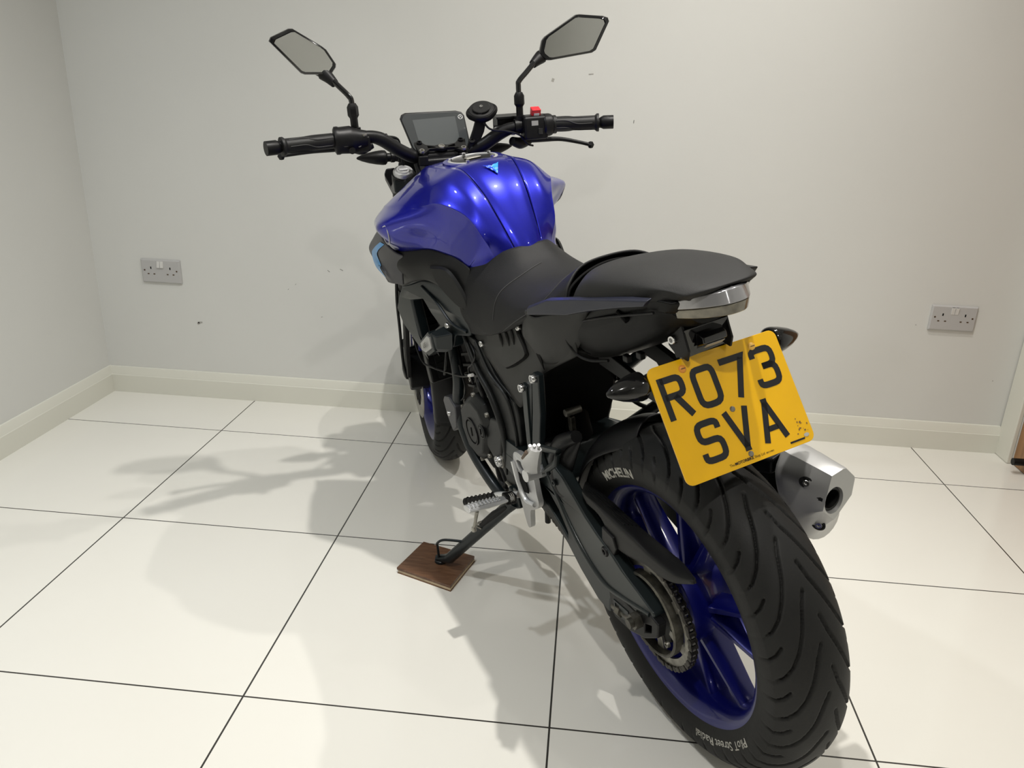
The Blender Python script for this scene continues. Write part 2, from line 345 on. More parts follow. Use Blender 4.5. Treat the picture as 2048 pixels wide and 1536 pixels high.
# small scratches as their own mark meshes belonging to the wall
marks = []
def mark(x, z, L, ang, th):
    c, s = math.cos(ang), math.sin(ang); y = YB - 0.0006
    return [(x, y, z), (x + L * c, y, z + L * s), (x + L * c - th * s, y, z + L * s + th * c), (x - th * s, y, z + th * c)], [[0, 1, 2, 3]]
wb = bpy.data.objects['wall_back']
mv = join(mark(0.301, 0.514, 0.010, -0.6, 0.0015), mark(0.347, 0.521, 0.012, -0.5, 0.0015), mark(0.18, 0.454, 0.006, 0.8, 0.0012), mark(0.152, 0.434, 0.006, 0.9, 0.0012), mark(1.334, 1.05, 0.010, 1.5, 0.0018), mark(0.27, 0.34, 0.006, 0.3, 0.0012))
mesh_obj('scratch_marks', mv, 'scuffd', wb, smooth=False)
mv = join(mark(-0.20, 0.288, 0.018, 0.1, 0.006), mark(-0.20, 0.282, 0.010, 0.5, 0.008), mark(1.07, 1.165, 0.010, 1.3, 0.008), mark(1.18, 1.19, 0.015, 0.1, 0.003), mark(2.33, 0.44, 0.003, 0.2, 0.004), mark(2.62, 0.26, 0.004, 0.3, 0.003))
mesh_obj('scuff_marks', mv, 'scuff', wb, smooth=False)

# ---------------------------------------------------------------- wooden block under the side stand
tz = 0.014
bt = [(0.795, -0.748), (0.836, -0.619), (0.978, -0.667), (0.939, -0.806)]
blk = bpy.data.objects.new('wooden_block', None); blk.location = (0.887, -0.71, 0); C.objects.link(blk)
tag(blk, 'small brown wood laminate offcut on the tiles under the side stand foot', 'wood block')
def slab(z0, z1, k, dx=0.0, dy=0.0):
    c = Vector((0.887, -0.71)); q = [((Vector(p) - c) * k) for p in bt]
    return fixn(loft([[(p.x + dx, p.y + dy, z0) for p in q], [(p.x + dx, p.y + dy, z1) for p in q]]))
mesh_obj('veneer_board', slab(0.0075, tz, 1.0), 'wood', blk, bevel=0.0008)
mesh_obj('core_board', slab(0.0015, 0.0073, 0.985, 0.002, -0.002), 'core', blk, bevel=0.0005)
mesh_obj('backing_board', slab(0.0, 0.0014, 1.0, 0.002, -0.003), 'wood', blk)

# ---------------------------------------------------------------- motorcycle, in its own upright frame: x forward, y left, z up
lean, yaw = math.radians(10.9), math.radians(121.6)
fw = Vector((math.cos(yaw), math.sin(yaw), 0)); lf0 = Vector((-math.sin(yaw), math.cos(yaw), 0)); u0 = Vector((0, 0, 1))
lf = lf0 * math.cos(lean) - u0 * math.sin(lean); up = lf0 * math.sin(lean) + u0 * math.cos(lean)
bike = bpy.data.objects.new('motorcycle', None); C.objects.link(bike)
Rb = Matrix((fw, lf, up)).transposed()
bike.matrix_world = Matrix.Translation((1.49483682, -1.14327120, 0.00126289)) @ Rb.to_4x4()
tag(bike, 'blue and black naked motorcycle leaning on its side stand, seen from behind', 'motorcycle')
def part(name, vf, m, parent=None, **k): return mesh_obj(name, vf, m, parent or bike, **k)
# steering: turn about the head axis
st = math.radians(26); sax = Vector((-math.sin(st), 0, math.cos(st))); H0 = Vector((1.42, 0, 0)); Rs = Matrix.Rotation(-0.211, 3, sax)
def steer(vf): return [tuple(Rs @ (Vector(p) - H0) + H0) for p in vf[0]], vf[1]
def sp(p): return Rs @ (Vector(p) - H0) + H0
def spart(name, vf, m, parent=None, **k): return part(name, steer(vf), m, parent, **k)

# ---- tyres
def tyre(name, cx, cz, R, W, rc, lead, parent, xf=lambda v: v, nphi=720):
    th1 = 1.10; c0 = R - rc; S = rc * th1; k = W / 2 / (rc * math.sin(th1))
    s = np.linspace(-S, S, 101); cw = rc * np.sin(s / rc) * k; cR = c0 + rc * np.cos(s / rc)
    eR = cR[-1]; bead = 0.217
    sw = [(W / 2 * 1.015, eR - (eR - bead) * 0.25), (W / 2 * 1.0, eR - (eR - bead) * 0.5), (W / 2 * 0.92, eR - (eR - bead) * 0.8), (W / 2 * 0.80, bead)]
    # a raised shoulder line where tread meets sidewall
    wv = [-q[0] for q in sw[::-1]] + list(cw) + [q[0] for q in sw]; Rv = [q[1] for q in sw[::-1]] + list(cR) + [q[1] for q in sw]
    sv = [-1] * 4 + list(s) + [1] * 4; sv = np.array(sv); wv = np.array(wv); Rv = np.array(Rv)
    phi = np.linspace(0, 360, nphi, endpoint=False)
    PH, SS = np.meshgrid(phi, sv, indexing='ij'); X = np.radians(PH) * R
    dep = np.zeros_like(PH)
    period = 14.4; sc_ = S / 0.088
    pats = [([(8, 144.8), (18, 148.5), (30, 155.0), (42, 160.0), (55, 164.2), (70, 167.3), (90, 169.2)], 0.0030),
            ([(64, 143.5), (74, 145.6), (88, 147.2)], 0.0030),
            ([(-3.5, 152.0 + 7.2 - 7.2), (4 - 14, 157.0), (-25, 163.6), (-39, 169.2), (-55, 173.6), (-72, 176.2), (-90, 177.8)], 0.0030),
            ([(-64, 150.7), (-74, 152.8), (-88, 154.4)], 0.0030)]
    for pts, hw in pats:
        pts = [(p[0] / 1000 * sc_, p[1]) for p in pts]
        dmin = np.full(PH.shape, 1.0); base = pts[0][1]
        PR = ((PH - base + period * 0.0) % period) # distance angle within the period
        for kk in range(-1, 4):
            xx = np.radians(PR + kk * period) * R
            for (s0, a0), (s1, a1) in zip(pts[:-1], pts[1:]):
                x0, x1 = math.radians(a0 - base) * R, math.radians(a1 - base) * R
                dx, dy = x1 - x0, s1 - s0; t = np.clip(((xx - x0) * dx + (SS - s0) * dy) / (dx * dx + dy * dy), 0, 1)
                dmin = np.minimum(dmin, np.hypot(xx - x0 - t * dx, SS - s0 - t * dy))
        g = np.clip(1 - (dmin - hw * 0.45) / (hw * 0.6), 0, 1); g = g * g * (3 - 2 * g)
        if abs(pts[-1][0]) > 0.8 * S and len(pts) > 3: g = g * np.clip((S * 1.0 - np.abs(SS)) / (S * 0.16), 0.35, 1)
        dep = np.maximum(dep, g * 0.0052 * (1 if R > 0.3 else 0.85))
    dep[:, :4] = 0; dep[:, -4:] = 0
    n_w = np.where(np.abs(sv) <= S, np.sin(sv / rc), 0); n_R = np.where(np.abs(sv) <= S, np.cos(sv / rc), 0)
    RR = Rv[None, :] - dep * n_R[None, :]; WW = wv[None, :] - dep * n_w[None, :]
    ph = np.radians(PH)
    V = np.stack([cx + RR * np.cos(ph), WW, cz + RR * np.sin(ph)], -1).reshape(-1, 3); m = len(sv)
    F = []
    for i in range(nphi):
        i2 = (i + 1) % nphi
        for j in range(m - 1): F.append((i * m + j, i2 * m + j, i2 * m + j + 1, i * m + j + 1))
    return mesh_obj(name, (xf(([tuple(p) for p in V], F))[0] if xf is not None else V, F), 'rubber', parent, sharp=60)
AXR, AXF = Vector((0, 0, 0.31)), Vector((1.325, 0, 0.293))

rw = bpy.data.objects.new('rear_wheel', None); C.objects.link(rw); rw.parent = bike
tyre('tyre', 0, 0.31, 0.314, 0.142, 0.080, 1, rw, xf=lambda v: v)
rimprof = lambda f, r0: [(0.2265, f), (0.2245, f + 0.003), (0.218, f + 0.002), (0.208, f - 0.006), (r0 + 0.003, f - 0.022), (r0, 0), (r0 + 0.003, -f + 0.022), (0.208, -f + 0.006), (0.218, -f - 0.002), (0.2245, -f - 0.003), (0.2265, -f), (0.222, -f + 0.006), (0.213, -f + 0.014), (0.211, 0), (0.213, f - 0.014), (0.222, f - 0.006)]
mesh_obj('rim', lathe(rimprof(0.0575, 0.196), AXR, n=128, closedprof=True), 'rimblue', rw, sharp=30)
mesh_obj('rim_bead_line', lathe([(0.201, 0.034), (0.2025, 0.036), (0.204, 0.034), (0.2025, 0.032)], AXR, n=128, closedprof=True), 'rimblue', rw)
def spoke_set(c, n, off, half, rh, rr, w0, w1, d0, d1, yh, yr):
    out = []
    for k in range(n):
        for s in (-1, 1):
            t0 = math.radians(off + 360 / n * k + s * half * 0.30); t1 = math.radians(off + 360 / n * k + s * half)
            rings = []
            for q in np.linspace(0, 1, 7):
                th = t0 + (t1 - t0) * q; r = rh + (rr - rh) * q; wd = w0 + (w1 - w0) * q; dd = d0 + (d1 - d0) * q; yc = yh + (yr - yh) * q
                P0 = Vector((c[0] + r * math.cos(th), c[1] + yc, c[2] + r * math.sin(th)))
                p_a = Vector((rh * math.cos(t0), 0, rh * math.sin(t0))); p_b = Vector((rr * math.cos(t1), 0, rr * math.sin(t1)))
                P0 = Vector((c[0], c[1] + yc, c[2])) + p_a.lerp(p_b, q); d = (p_b - p_a).normalized(); tn = Vector((-d.z, 0, d.x)); Y = Vector((0, 1, 0))
                fl = 1 + 0.6 * max(0, q - 0.82) * 5
                rings.append([P0 + tn * wd / 2 * fl * a + Y * dd / 2 * b for a, b in ((-1, -.8), (-.7, -1), (.7, -1), (1, -.8), (1, .8), (.55, 1), (-.55, 1), (-1, .8))])
            out.append(fixn(loft(rings)))
    return out
for sp_ in spoke_set(AXR, 5, 98.0, 13.5, 0.050, 0.199, 0.017, 0.010, 0.056, 0.038, 0.004, 0.0): mesh_obj('spoke', sp_, 'rimblue', rw, sharp=40)
mesh_obj('hub', lathe([(0.0, 0.07), (0.052, 0.07), (0.071, 0.066), (0.075, 0.058), (0.075, 0.020), (0.060, 0.005), (0.045, -0.03), (0.045, -0.06), (0.0, -0.06)], AXR, n=64), 'rimblue', rw, sharp=35)
# rear brake disc on the far side
mesh_obj('brake_disc', lathe([(0.068, -0.078), (0.11, -0.078), (0.11, -0.074), (0.068, -0.074)], AXR, n=72, closedprof=True), 'steel', rw)
# drive sprocket
def sprocket(c, r, teeth, y, th, rin):
    V, F = [], []; pts = []
    for i in range(teeth):
        for f, rr in ((0.0, r - 0.004), (0.28, r - 0.004), (0.42, r + 0.0035), (0.58, r + 0.0035), (0.72, r - 0.004)): pts.append((2 * PI * (i + f) / teeth, rr))
    n = len(pts)
    for yy in (y - th / 2, y + th / 2):
        for a, rr in pts: V.append((c[0] + rr * math.cos(a), yy, c[2] + rr * math.sin(a)))
        for a, rr in pts: V.append((c[0] + rin * math.cos(a), yy, c[2] + rin * math.sin(a)))
    for i in range(n):
        j = (i + 1) % n; F += [[i, j, n + j, n + i], [2 * n + i, 3 * n + i, 3 * n + j, 2 * n + j], [i, 2 * n + i, 2 * n + j, j], [n + i, n + j, 3 * n + j, 3 * n + i]]
    return fixn((V, F))
YC = 0.088
sprk = mesh_obj('sprocket', sprocket(AXR, 0.103, 50, YC, 0.006, 0.085), 'steel', rw, sharp=30)
for k in range(6):
    a = math.radians(20 + 60 * k); b_ = math.radians(20 + 60 * k + 14)
    q = [(0.045, a - .16), (0.088, a - .13), (0.088, a + .13), (0.045, a + .16)]
    mesh_obj('sprocket_spoke', prism([(r_ * math.cos(t_), 0.31 + r_ * math.sin(t_)) for r_, t_ in q], YC - 0.003, YC + 0.003), 'steel', sprk, bevel=0.001)
mesh_obj('hub_ring', lathe([(0.072, 0.088), (0.078, 0.088), (0.078, 0.104), (0.074, 0.106), (0.072, 0.104)], AXR, n=72, closedprof=True), 'ring', rw, sharp=40)
mesh_obj('sprocket_carrier', lathe([(0.0, 0.086), (0.058, 0.086), (0.058, 0.072), (0, 0.072)], AXR, n=48), 'black', rw, sharp=40)
for k in range(6):
    a = math.radians(50 + 60 * k); bolt('sprocket_bolt', (0.058 * math.cos(a), YC + .003, 0.31 + 0.058 * math.sin(a)), (0, 1, 0), 0.006, 0.006, 'steel', sprk)

# sidewall lettering: text wrapped round the left sidewall
def wrap_text(body, size, r0, ang, y, shear=0, bold=0.0, stretch=1.0):
    v, f = text_mesh(body, size, shear, bold); V = []
    for x, h in v:
        a = math.radians(ang) + x * stretch / r0; rr = r0 + h; V.append((rr * math.cos(a), y(rr), 0.31 + rr * math.sin(a)))
    return fixn((V, f))
ysw = lambda r: float(np.interp(r, [0.217, 0.2276, 0.2435, 0.2568, 0.2702], [0.0568, 0.0653, 0.071, 0.0721, 0.0712])) + 0.0008
mesh_obj('maker_lettering', wrap_text('MICHELIN', 0.024, 0.2400, 61.5, ysw, 0.0, 0.0008), 'sidewall_text', rw, smooth=False)
mesh_obj('model_lettering', wrap_text('PiloT Street Radial', 0.019, 0.2370, 232.0, ysw, 0.0, 0.0002, stretch=1.18), 'sidewall_text', rw, smooth=False)

# ---- chain: outer and inner link plates with rollers round the sprocket and forward
pts = []
FS = Vector((0.56, 0, 0.372)); rf = 0.030; rr_ = 0.103
def arc(c, r, a0, a1, n): return [(c[0] + r * math.cos(math.radians(a)), c[2] + r * math.sin(math.radians(a))) for a in np.linspace(a0, a1, n)]
path = arc(AXR, rr_, 96, 264, 60) + arc(FS, rf, -84, 84, 20)
path = np.array(path + [path[0]]); seg = np.hypot(*np.diff(path, axis=0).T); cum = np.concatenate([[0], np.cumsum(seg)])
NL = int(round(cum[-1] / 0.0127 / 2) * 2); tt = np.linspace(0, cum[-1], NL, endpoint=False)
cp_ = [(float(np.interp(t, cum, path[:, 0])), float(np.interp(t, cum, path[:, 1]))) for t in tt]
cv = []
for i in range(NL):
    a, b = cp_[i], cp_[(i + 1) % NL]; d = Vector((b[0] - a[0], b[1] - a[1])); L_ = d.length; d.normalize(); n_ = Vector((-d.y, d.x)); dy = 0.0062 if i % 2 else 0.0045
    o2 = []
    for q in range(6): t_ = PI / 2 + PI * q / 5; o2.append((a[0] + (d.x * math.cos(t_) + n_.x * math.sin(t_)) * 0.0052, a[1] + (d.y * math.cos(t_) + n_.y * math.sin(t_)) * 0.0052))
    mid = ((a[0] + b[0]) / 2, (a[1] + b[1]) / 2); o2.append((mid[0] - n_.x * 0.0034, mid[1] - n_.y * 0.0034))
    for q in range(6): t_ = -PI / 2 + PI * q / 5; o2.append((b[0] + (d.x * math.cos(t_) + n_.x * math.sin(t_)) * 0.0052, b[1] + (d.y * math.cos(t_) + n_.y * math.sin(t_)) * 0.0052))
    o2.append((mid[0] + n_.x * 0.0034, mid[1] + n_.y * 0.0034))
    for s in (-1, 1): cv.append(prism(o2, YC + s * dy - 0.0007, YC + s * dy + 0.0007))
    cv.append(cyl((a[0], YC - 0.0072, a[1]), (a[0], YC + 0.0072, a[1]), 0.0036, 8))
part('drive_chain', join(*cv), 'chain', sharp=40)
part('front_sprocket', place(sprocket((0, 0, 0), 0.030, 14, 0, 0.006, 0.006), Matrix.Identity(3), (FS.x, YC, FS.z)), 'steel', sharp=30)

# ---- swingarm (left arm with window for the chain, right arm, cross tube)
arm_o = [(0.60, 0.405), (0.52, 0.445), (0.40, 0.455), (0.325, 0.500), (0.288, 0.498), (0.235, 0.478), (0.205, 0.458), (0.160, 0.430), (0.120, 0.412), (0.076, 0.397), (0.036, 0.378), (-0.005, 0.366), (-0.044, 0.352), (-0.046, 0.344), (-0.036, 0.334), (0.000, 0.316), (0.050, 0.300), (0.095, 0.285), (0.104, 0.248), (0.150, 0.252), (0.205, 0.283), (0.250, 0.318), (0.300, 0.342), (0.40, 0.352), (0.52, 0.362), (0.60, 0.372)]
arm_hole = [(0.352, 0.418), (0.310, 0.412), (0.270, 0.385), (0.243, 0.350), (0.245, 0.335), (0.290, 0.360), (0.345, 0.385), (0.365, 0.400)]
def plate_with_hole(o, h, y0, y1, bev=0.006, ins=0.0):
    import bmesh
    from mathutils.geometry import tessellate_polygon
    allp = [Vector((p[0], p[1], 0)) for p in o + h]; tris = tessellate_polygon([[Vector((p[0], p[1], 0)) for p in o], [Vector((p[0], p[1], 0)) for p in h]])
    n = len(allp); V = [(p.x, y0, p.y) for p in allp] + [(p.x, y1, p.y) for p in allp]; F = [list(t) for t in tris] + [[i + n for i in t[::-1]] for t in tris]
    no = len(o)
    for i in range(no): j = (i + 1) % no; F.append([i, j, n + j, n + i])
    for i in range(len(h)): j = (i + 1) % len(h); F.append([no + i, no + j, n + no + j, n + no + i])
    return fixn((V, F))
def sweep_plate(o, h, y0, y1): return plate_with_hole(o, h, y0, y1)
swing = part('swingarm', sweep_plate(arm_o, arm_hole, 0.096, 0.122), 'arm', bevel=0.005, seg=3)
# lighter raised rib along the outer face
rib = [(0.315, 0.470), (0.272, 0.428), (0.232, 0.380), (0.175, 0.335), (0.115, 0.312), (0.060, 0.318), (-0.034, 0.343)]
mesh_obj('arm_rib', tube([(x, 0.121, z) for x, z in rib], [0.004, 0.006, 0.0065, 0.0065, 0.006, 0.005], 10, res=36, flat=(1, 1)), 'arm', swing)
mesh_obj('right_arm', prism([(0.60, 0.40), (0.40, 0.45), (0.25, 0.42), (0.05, 0.345), (-0.04, 0.335), (-0.05, 0.29), (0.10, 0.27), (0.30, 0.33), (0.60, 0.36)], -0.118, -0.094), 'arm', swing, bevel=0.005)
mesh_obj('cross_member', fixn(loft([[(0.44, y, 0.36), (0.36, y, 0.35), (0.32, y, 0.41), (0.35, y, 0.47), (0.45, y, 0.45)] for y in (-0.1, 0.1)])), 'arm', swing, bevel=0.01)
# chain adjuster end, axle plate and nut
ae = [(0.096, 0.305), (0.060, 0.318), (0.011, 0.318), (-0.036, 0.345), (-0.060, 0.340), (-0.054, 0.307), (-0.014, 0.276), (0.031, 0.258), (0.084, 0.254), (0.098, 0.268)]
adj = mesh_obj('axle_block', plate_with_hole(ae, [(-0.018, 0.312), (-0.038, 0.322), (-0.036, 0.306), (-0.016, 0.292)], 0.106, 0.124), 'black', swing, bevel=0.003)
mesh_obj('block_window', plate_with_hole([(0.080, 0.298), (0.032, 0.303), (0.030, 0.278), (0.078, 0.264)], [(0.076, 0.294), (0.062, 0.297), (0.060, 0.272), (0.074, 0.268)], 0.122, 0.1255), 'arm', adj)
mesh_obj('axle_nut', cyl((0, 0.10, 0.31), (0, 0.138, 0.31), 0.015, 6), 'ring', swing, sharp=30)
mesh_obj('axle', cyl((0, -0.135, 0.31), (0, 0.146, 0.31), 0.009, 20), 'ring', swing, sharp=30)
mesh_obj('adjuster_bolt', cyl((0.090, 0.122, 0.274), (0.030, 0.124, 0.288), 0.005, 10), 'ring', swing)
mesh_obj('adjuster_nut', cyl((0.072, 0.122, 0.278), (0.058, 0.1225, 0.281), 0.010, 6), 'ring', swing, sharp=30)

# ---- chain guard: long curved plastic cover over the upper run
E1 = [(0.240, 0.070, 0.448), (0.188, 0.070, 0.450), (0.139, 0.070, 0.450), (0.095, 0.070, 0.447), (0.052, 0.070, 0.446), (0.011, 0.070, 0.446), (-0.029, 0.070, 0.446), (-0.077, 0.078, 0.456), (-0.128, 0.095, 0.469)]
E2 = [(0.184, 0.108, 0.472), (0.138, 0.108, 0.470), (0.095, 0.108, 0.466), (0.053, 0.108, 0.463), (0.012, 0.108, 0.462), (-0.025, 0.108, 0.459), (-0.062, 0.108, 0.460), (-0.100, 0.108, 0.465), (-0.140, 0.106, 0.480)]
E3 = [(0.165, 0.113, 0.455), (0.122, 0.113, 0.452), (0.096, 0.114, 0.433), (0.070, 0.114, 0.415), (0.029, 0.114, 0.420), (-0.020, 0.114, 0.434), (-0.057, 0.114, 0.437), (-0.099, 0.114, 0.450), (-0.142, 0.109, 0.474)]
gE = []
for a, b, c in zip(E1, E2, E3):
    a, b, c = Vector(a), Vector(b), Vector(c); gE.append([tuple(a + Vector((0, -.002, -.010))), tuple(a), tuple(a.lerp(b, .5) + Vector((0, 0, .003))), tuple(b + Vector((0, .001, .000))), tuple(b.lerp(c, .35) + Vector((0, .003, 0))), tuple(c)])
gA = surf(gE, 40, 31)
cg = part('chain_guard', gA, 'grey', solid=0.003, offset=-1)
for k in range(5):
    row = [gA[0][i * 31 + 7 + int(2.2 * k)] for i in range(2, 20 - k)]
    mesh_obj('guard_rib', tube([Vector(p) + Vector((0, 0.0003, 0.0009)) for p in row], 0.0012, 6), 'black', cg)
mesh_obj('guard_tab', prism([(0.108, 0.440), (0.072, 0.436), (0.064, 0.415), (0.083, 0.380), (0.108, 0.374), (0.114, 0.398)], 0.106, 0.119), 'black', cg, bevel=0.003)
bolt('guard_bolt', (0.098, 0.119, 0.392), (0, 1, 0), 0.010, 0.006, 'black', cg)

# ---- rear hugger: inner mudguard over the front of the rear tyre
hug = []
for a in np.linspace(8, 72, 14):
    r = 0.330; ca, sa = math.cos(math.radians(a)), math.sin(math.radians(a)); hw = float(np.interp(a, [8, 50, 72], [0.080, 0.084, 0.050])); row = []
    for q in np.linspace(-1, 1, 9):
        rr = r - 0.045 * abs(q) ** 2.6; row.append((rr * ca, hw * q, 0.31 + rr * sa))
    hug.append(row)
hg = part('rear_hugger', surf(hug, 40, 33), 'black', solid=0.003)
mesh_obj('hugger_flank', coons([(0.300, 0.100, 0.52), (0.345, 0.100, 0.495), (0.390, 0.098, 0.430)], [(0.205, 0.088, 0.565), (0.245, 0.098, 0.470), (0.285, 0.098, 0.405)], 16, 10, (0, 0.012, 0)), 'black', hg, solid=0.003, offset=0)
mesh_obj('hugger_arm', tube([(0.20, 0.100, 0.575), (0.26, 0.106, 0.535), (0.285, 0.110, 0.470), (0.262, 0.112, 0.430), (0.205, 0.112, 0.445)], [0.012, 0.016, 0.016, 0.012, 0.008], 10, res=30), 'black', hg)
bolt('hugger_bolt', (0.268, 0.124, 0.452), (0, 1, 0), 0.007, 0.004, 'arm', hg)

# ---------------------------------------------------------------- fuel tank
rows = [
 [(.88, .055, .955), (.915, .10, .915), (.955, .165, .875), (.965, .185, .845), (.945, .185, .825), (.920, .180, .812)],
 [(.865, .070, .985), (.875, .118, .955), (.895, .175, .915), (.90, .203, .885), (.895, .200, .855), (.885, .188, .826)],
 [(.81, .075, .998), (.81, .125, .968), (.815, .185, .930), (.82, .222, .898), (.82, .215, .866), (.81, .190, .828)],
 [(.76, .074, 1.001), (.755, .124, .974), (.75, .176, .936), (.755, .232, .903), (.76, .212, .866), (.765, .170, .832)],
 [(.715, .070, 1.002), (.705, .118, .980), (.695, .158, .938), (.70, .188, .912), (.71, .154, .868), (.72, .141, .836)],
 [(.655, .060, .999), (.648, .098, .985), (.635, .134, .948), (.645, .132, .914), (.655, .123, .870), (.66, .119, .828)],
 [(.595, .050, .962), (.585, .078, .951), (.575, .101, .925), (.588, .102, .895), (.603, .105, .860), (.622, .110, .822)],
 [(.548, .041, .908), (.545, .064, .900), (.541, .084, .882), (.552, .090, .862), (.572, .097, .838), (.600, .106, .808)],
 [(.508, .032, .850), (.520, .050, .847), (.535, .068, .840), (.551, .084, .833), (.574, .095, .821), (.598, .1045, .8045)],
 [(.498, .026, .818), (.506, .045, .812), (.515, .062, .80), (.524, .075, .79), (.53, .085, .785), (.545, .096, .775)]]
def tight(r, k, a=.16, b=.14):
    P = [Vector(p) for p in r]; return [tuple(p) for p in P[:k] + [P[k].lerp(P[k - 1], a), P[k], P[k].lerp(P[k + 1], b)] + P[k + 1:]]
rows = [tight(r, 2) for r in rows]
tank = part('tank_side_panel', surf(rows, 64, 48), 'blue', solid=0.003, offset=-1, sharp=70)
part('tank_side_panel', mir(surf(rows, 64, 48)), 'blue', solid=0.003, offset=-1, sharp=70)
crow = []
for i, r in enumerate(rows):
    x, y, z = r[0]; y -= 0.0022; cz = [0.002, 0.002, 0.002, 0.002, 0.003, 0.007, 0.009, 0.008, 0.007, 0.006][i]; fx = [0.01, 0.01, 0, 0, 0, 0, 0.0, -0.002, -0.004, -0.004][i]
    crow.append([(x - fx * 0, y, z - 0.0006), (x + fx * .6, y * .62, z + cz * .65), (x + fx, 0, z + cz), (x + fx * .6, -y * .62, z + cz * .65), (x, -y, z - 0.0006)])
tc_ = part('tank_centre_panel', surf(crow, 64, 33), 'blue', solid=0.003, sharp=70)
# dark seam backing under the gap
brow = [[(p[0], p[1] * 1.0, p[2] - 0.006) for p in r] for r in crow]
mesh_obj('seam_lining', surf(brow, 30, 9), 'dark', tc_)
# arrow decal on the centre panel, following its surface
def on_centre(x, y):
    xs = [r[2][0] for r in crow][::-1]; z0 = np.interp(x, xs, [r[2][2] for r in crow][::-1]); z1 = np.interp(x, xs, [r[0][2] for r in crow][::-1]); w_ = np.interp(x, xs, [r[0][1] for r in crow][::-1])
    return (x, y, float(z0 - (z0 - z1) * (abs(y) / w_) ** 1.6) + 0.0035)
dec = [(0.6428, 0.0197, 0.9993), (0.6332, 0.0035, 0.9908), (0.6418, -0.017, 0.9984), (0.6105, 0.001, 0.9709)]
cs_ = np.array(surf(crow, 64, 33)[0])
def on_centre(x, y):
    d = (cs_[:, 0] - x) ** 2 + (cs_[:, 1] - y) ** 2; k = np.argsort(d)[:4]; w_ = 1 / (d[k] + 1e-9); return (x, y, float((cs_[k, 2] * w_).sum() / w_.sum()))
def tri_fill(A, B_, D, n=9):
    V, F, ix = [], [], {}
    for i in range(n + 1):
        for j in range(n + 1 - i):
            p = Vector(A) * (1 - (i + j) / n) + Vector(B_) * (i / n) + Vector(D) * (j / n); ix[i, j] = len(V); q = on_centre(p.x, p.y); V.append((q[0] - .0022, q[1], q[2] + .0030))
    for i in range(n):
        for j in range(n - i):
            F.append([ix[i, j], ix[i + 1, j], ix[i, j + 1]])
            if i + j < n - 1: F.append([ix[i + 1, j], ix[i + 1, j + 1], ix[i, j + 1]])
    return V, F
M['cyan2'] = mat('mid_blue_decal', (0.004, 0.05, 0.62), 0.35, metal=0.3, coat=0.5)
mesh_obj('arrow_decal', tri_fill(dec[2], dec[1], dec[3]), 'cyan', tc_)
mesh_obj('arrow_decal', tri_fill(dec[0], dec[1], dec[3]), 'cyan2', tc_)
# filler cap
capc = Vector((.735, 0, 1.0035)); Rc_ = axes_from((-0.03, 0, 1), Vector((0, 1, 0)))
cap_ = part('filler_cap', place(lathe([(0.0, .002), (.044, .002), (.0495, .001), (.050, -.002)], axis='z', n=48), Rc_, capc), 'black', sharp=35)
mesh_obj('cap_ring', place(lathe([(.049, -.002), (.056, -.002), (.056, .0025), (.054, .0040), (.050, .0040), (.049, .0025)], axis='z', n=64, closedprof=True), Rc_, capc), 'alu', cap_, sharp=35)
mesh_obj('key_flap', place(box((0, 0, .004), (.018, .036, .004)), Rc_, capc), 'steel', cap_, bevel=0.002)
for k in range(5):
    a = 2 * PI * k / 5; mesh_obj('cap_bolt', place(cyl((.049 * math.cos(a), .049 * math.sin(a), .004), (.049 * math.cos(a), .049 * math.sin(a), .0085), .004, 12), Rc_, capc), 'chrome', cap_, sharp=30)
mesh_obj('cap_surround', place(lathe([(.0565, .0035), (.066, .002), (.068, -.004), (.0565, -.004)], axis='z', n=64, closedprof=True), Rc_, capc), 'blue', cap_, sharp=35)

for s in (1, -1):
    em = [(.7478, s * .2282, .9016), (.739, s * .2230, .9050), (.742, s * .2195, .890), (.757, s * .2152, .8687), (.785, s * .2110, .853), (.778, s * .2200, .868)]
    part('tank_emblem', tube(em + [em[0]], .0012, 6, res=30), 'alu')
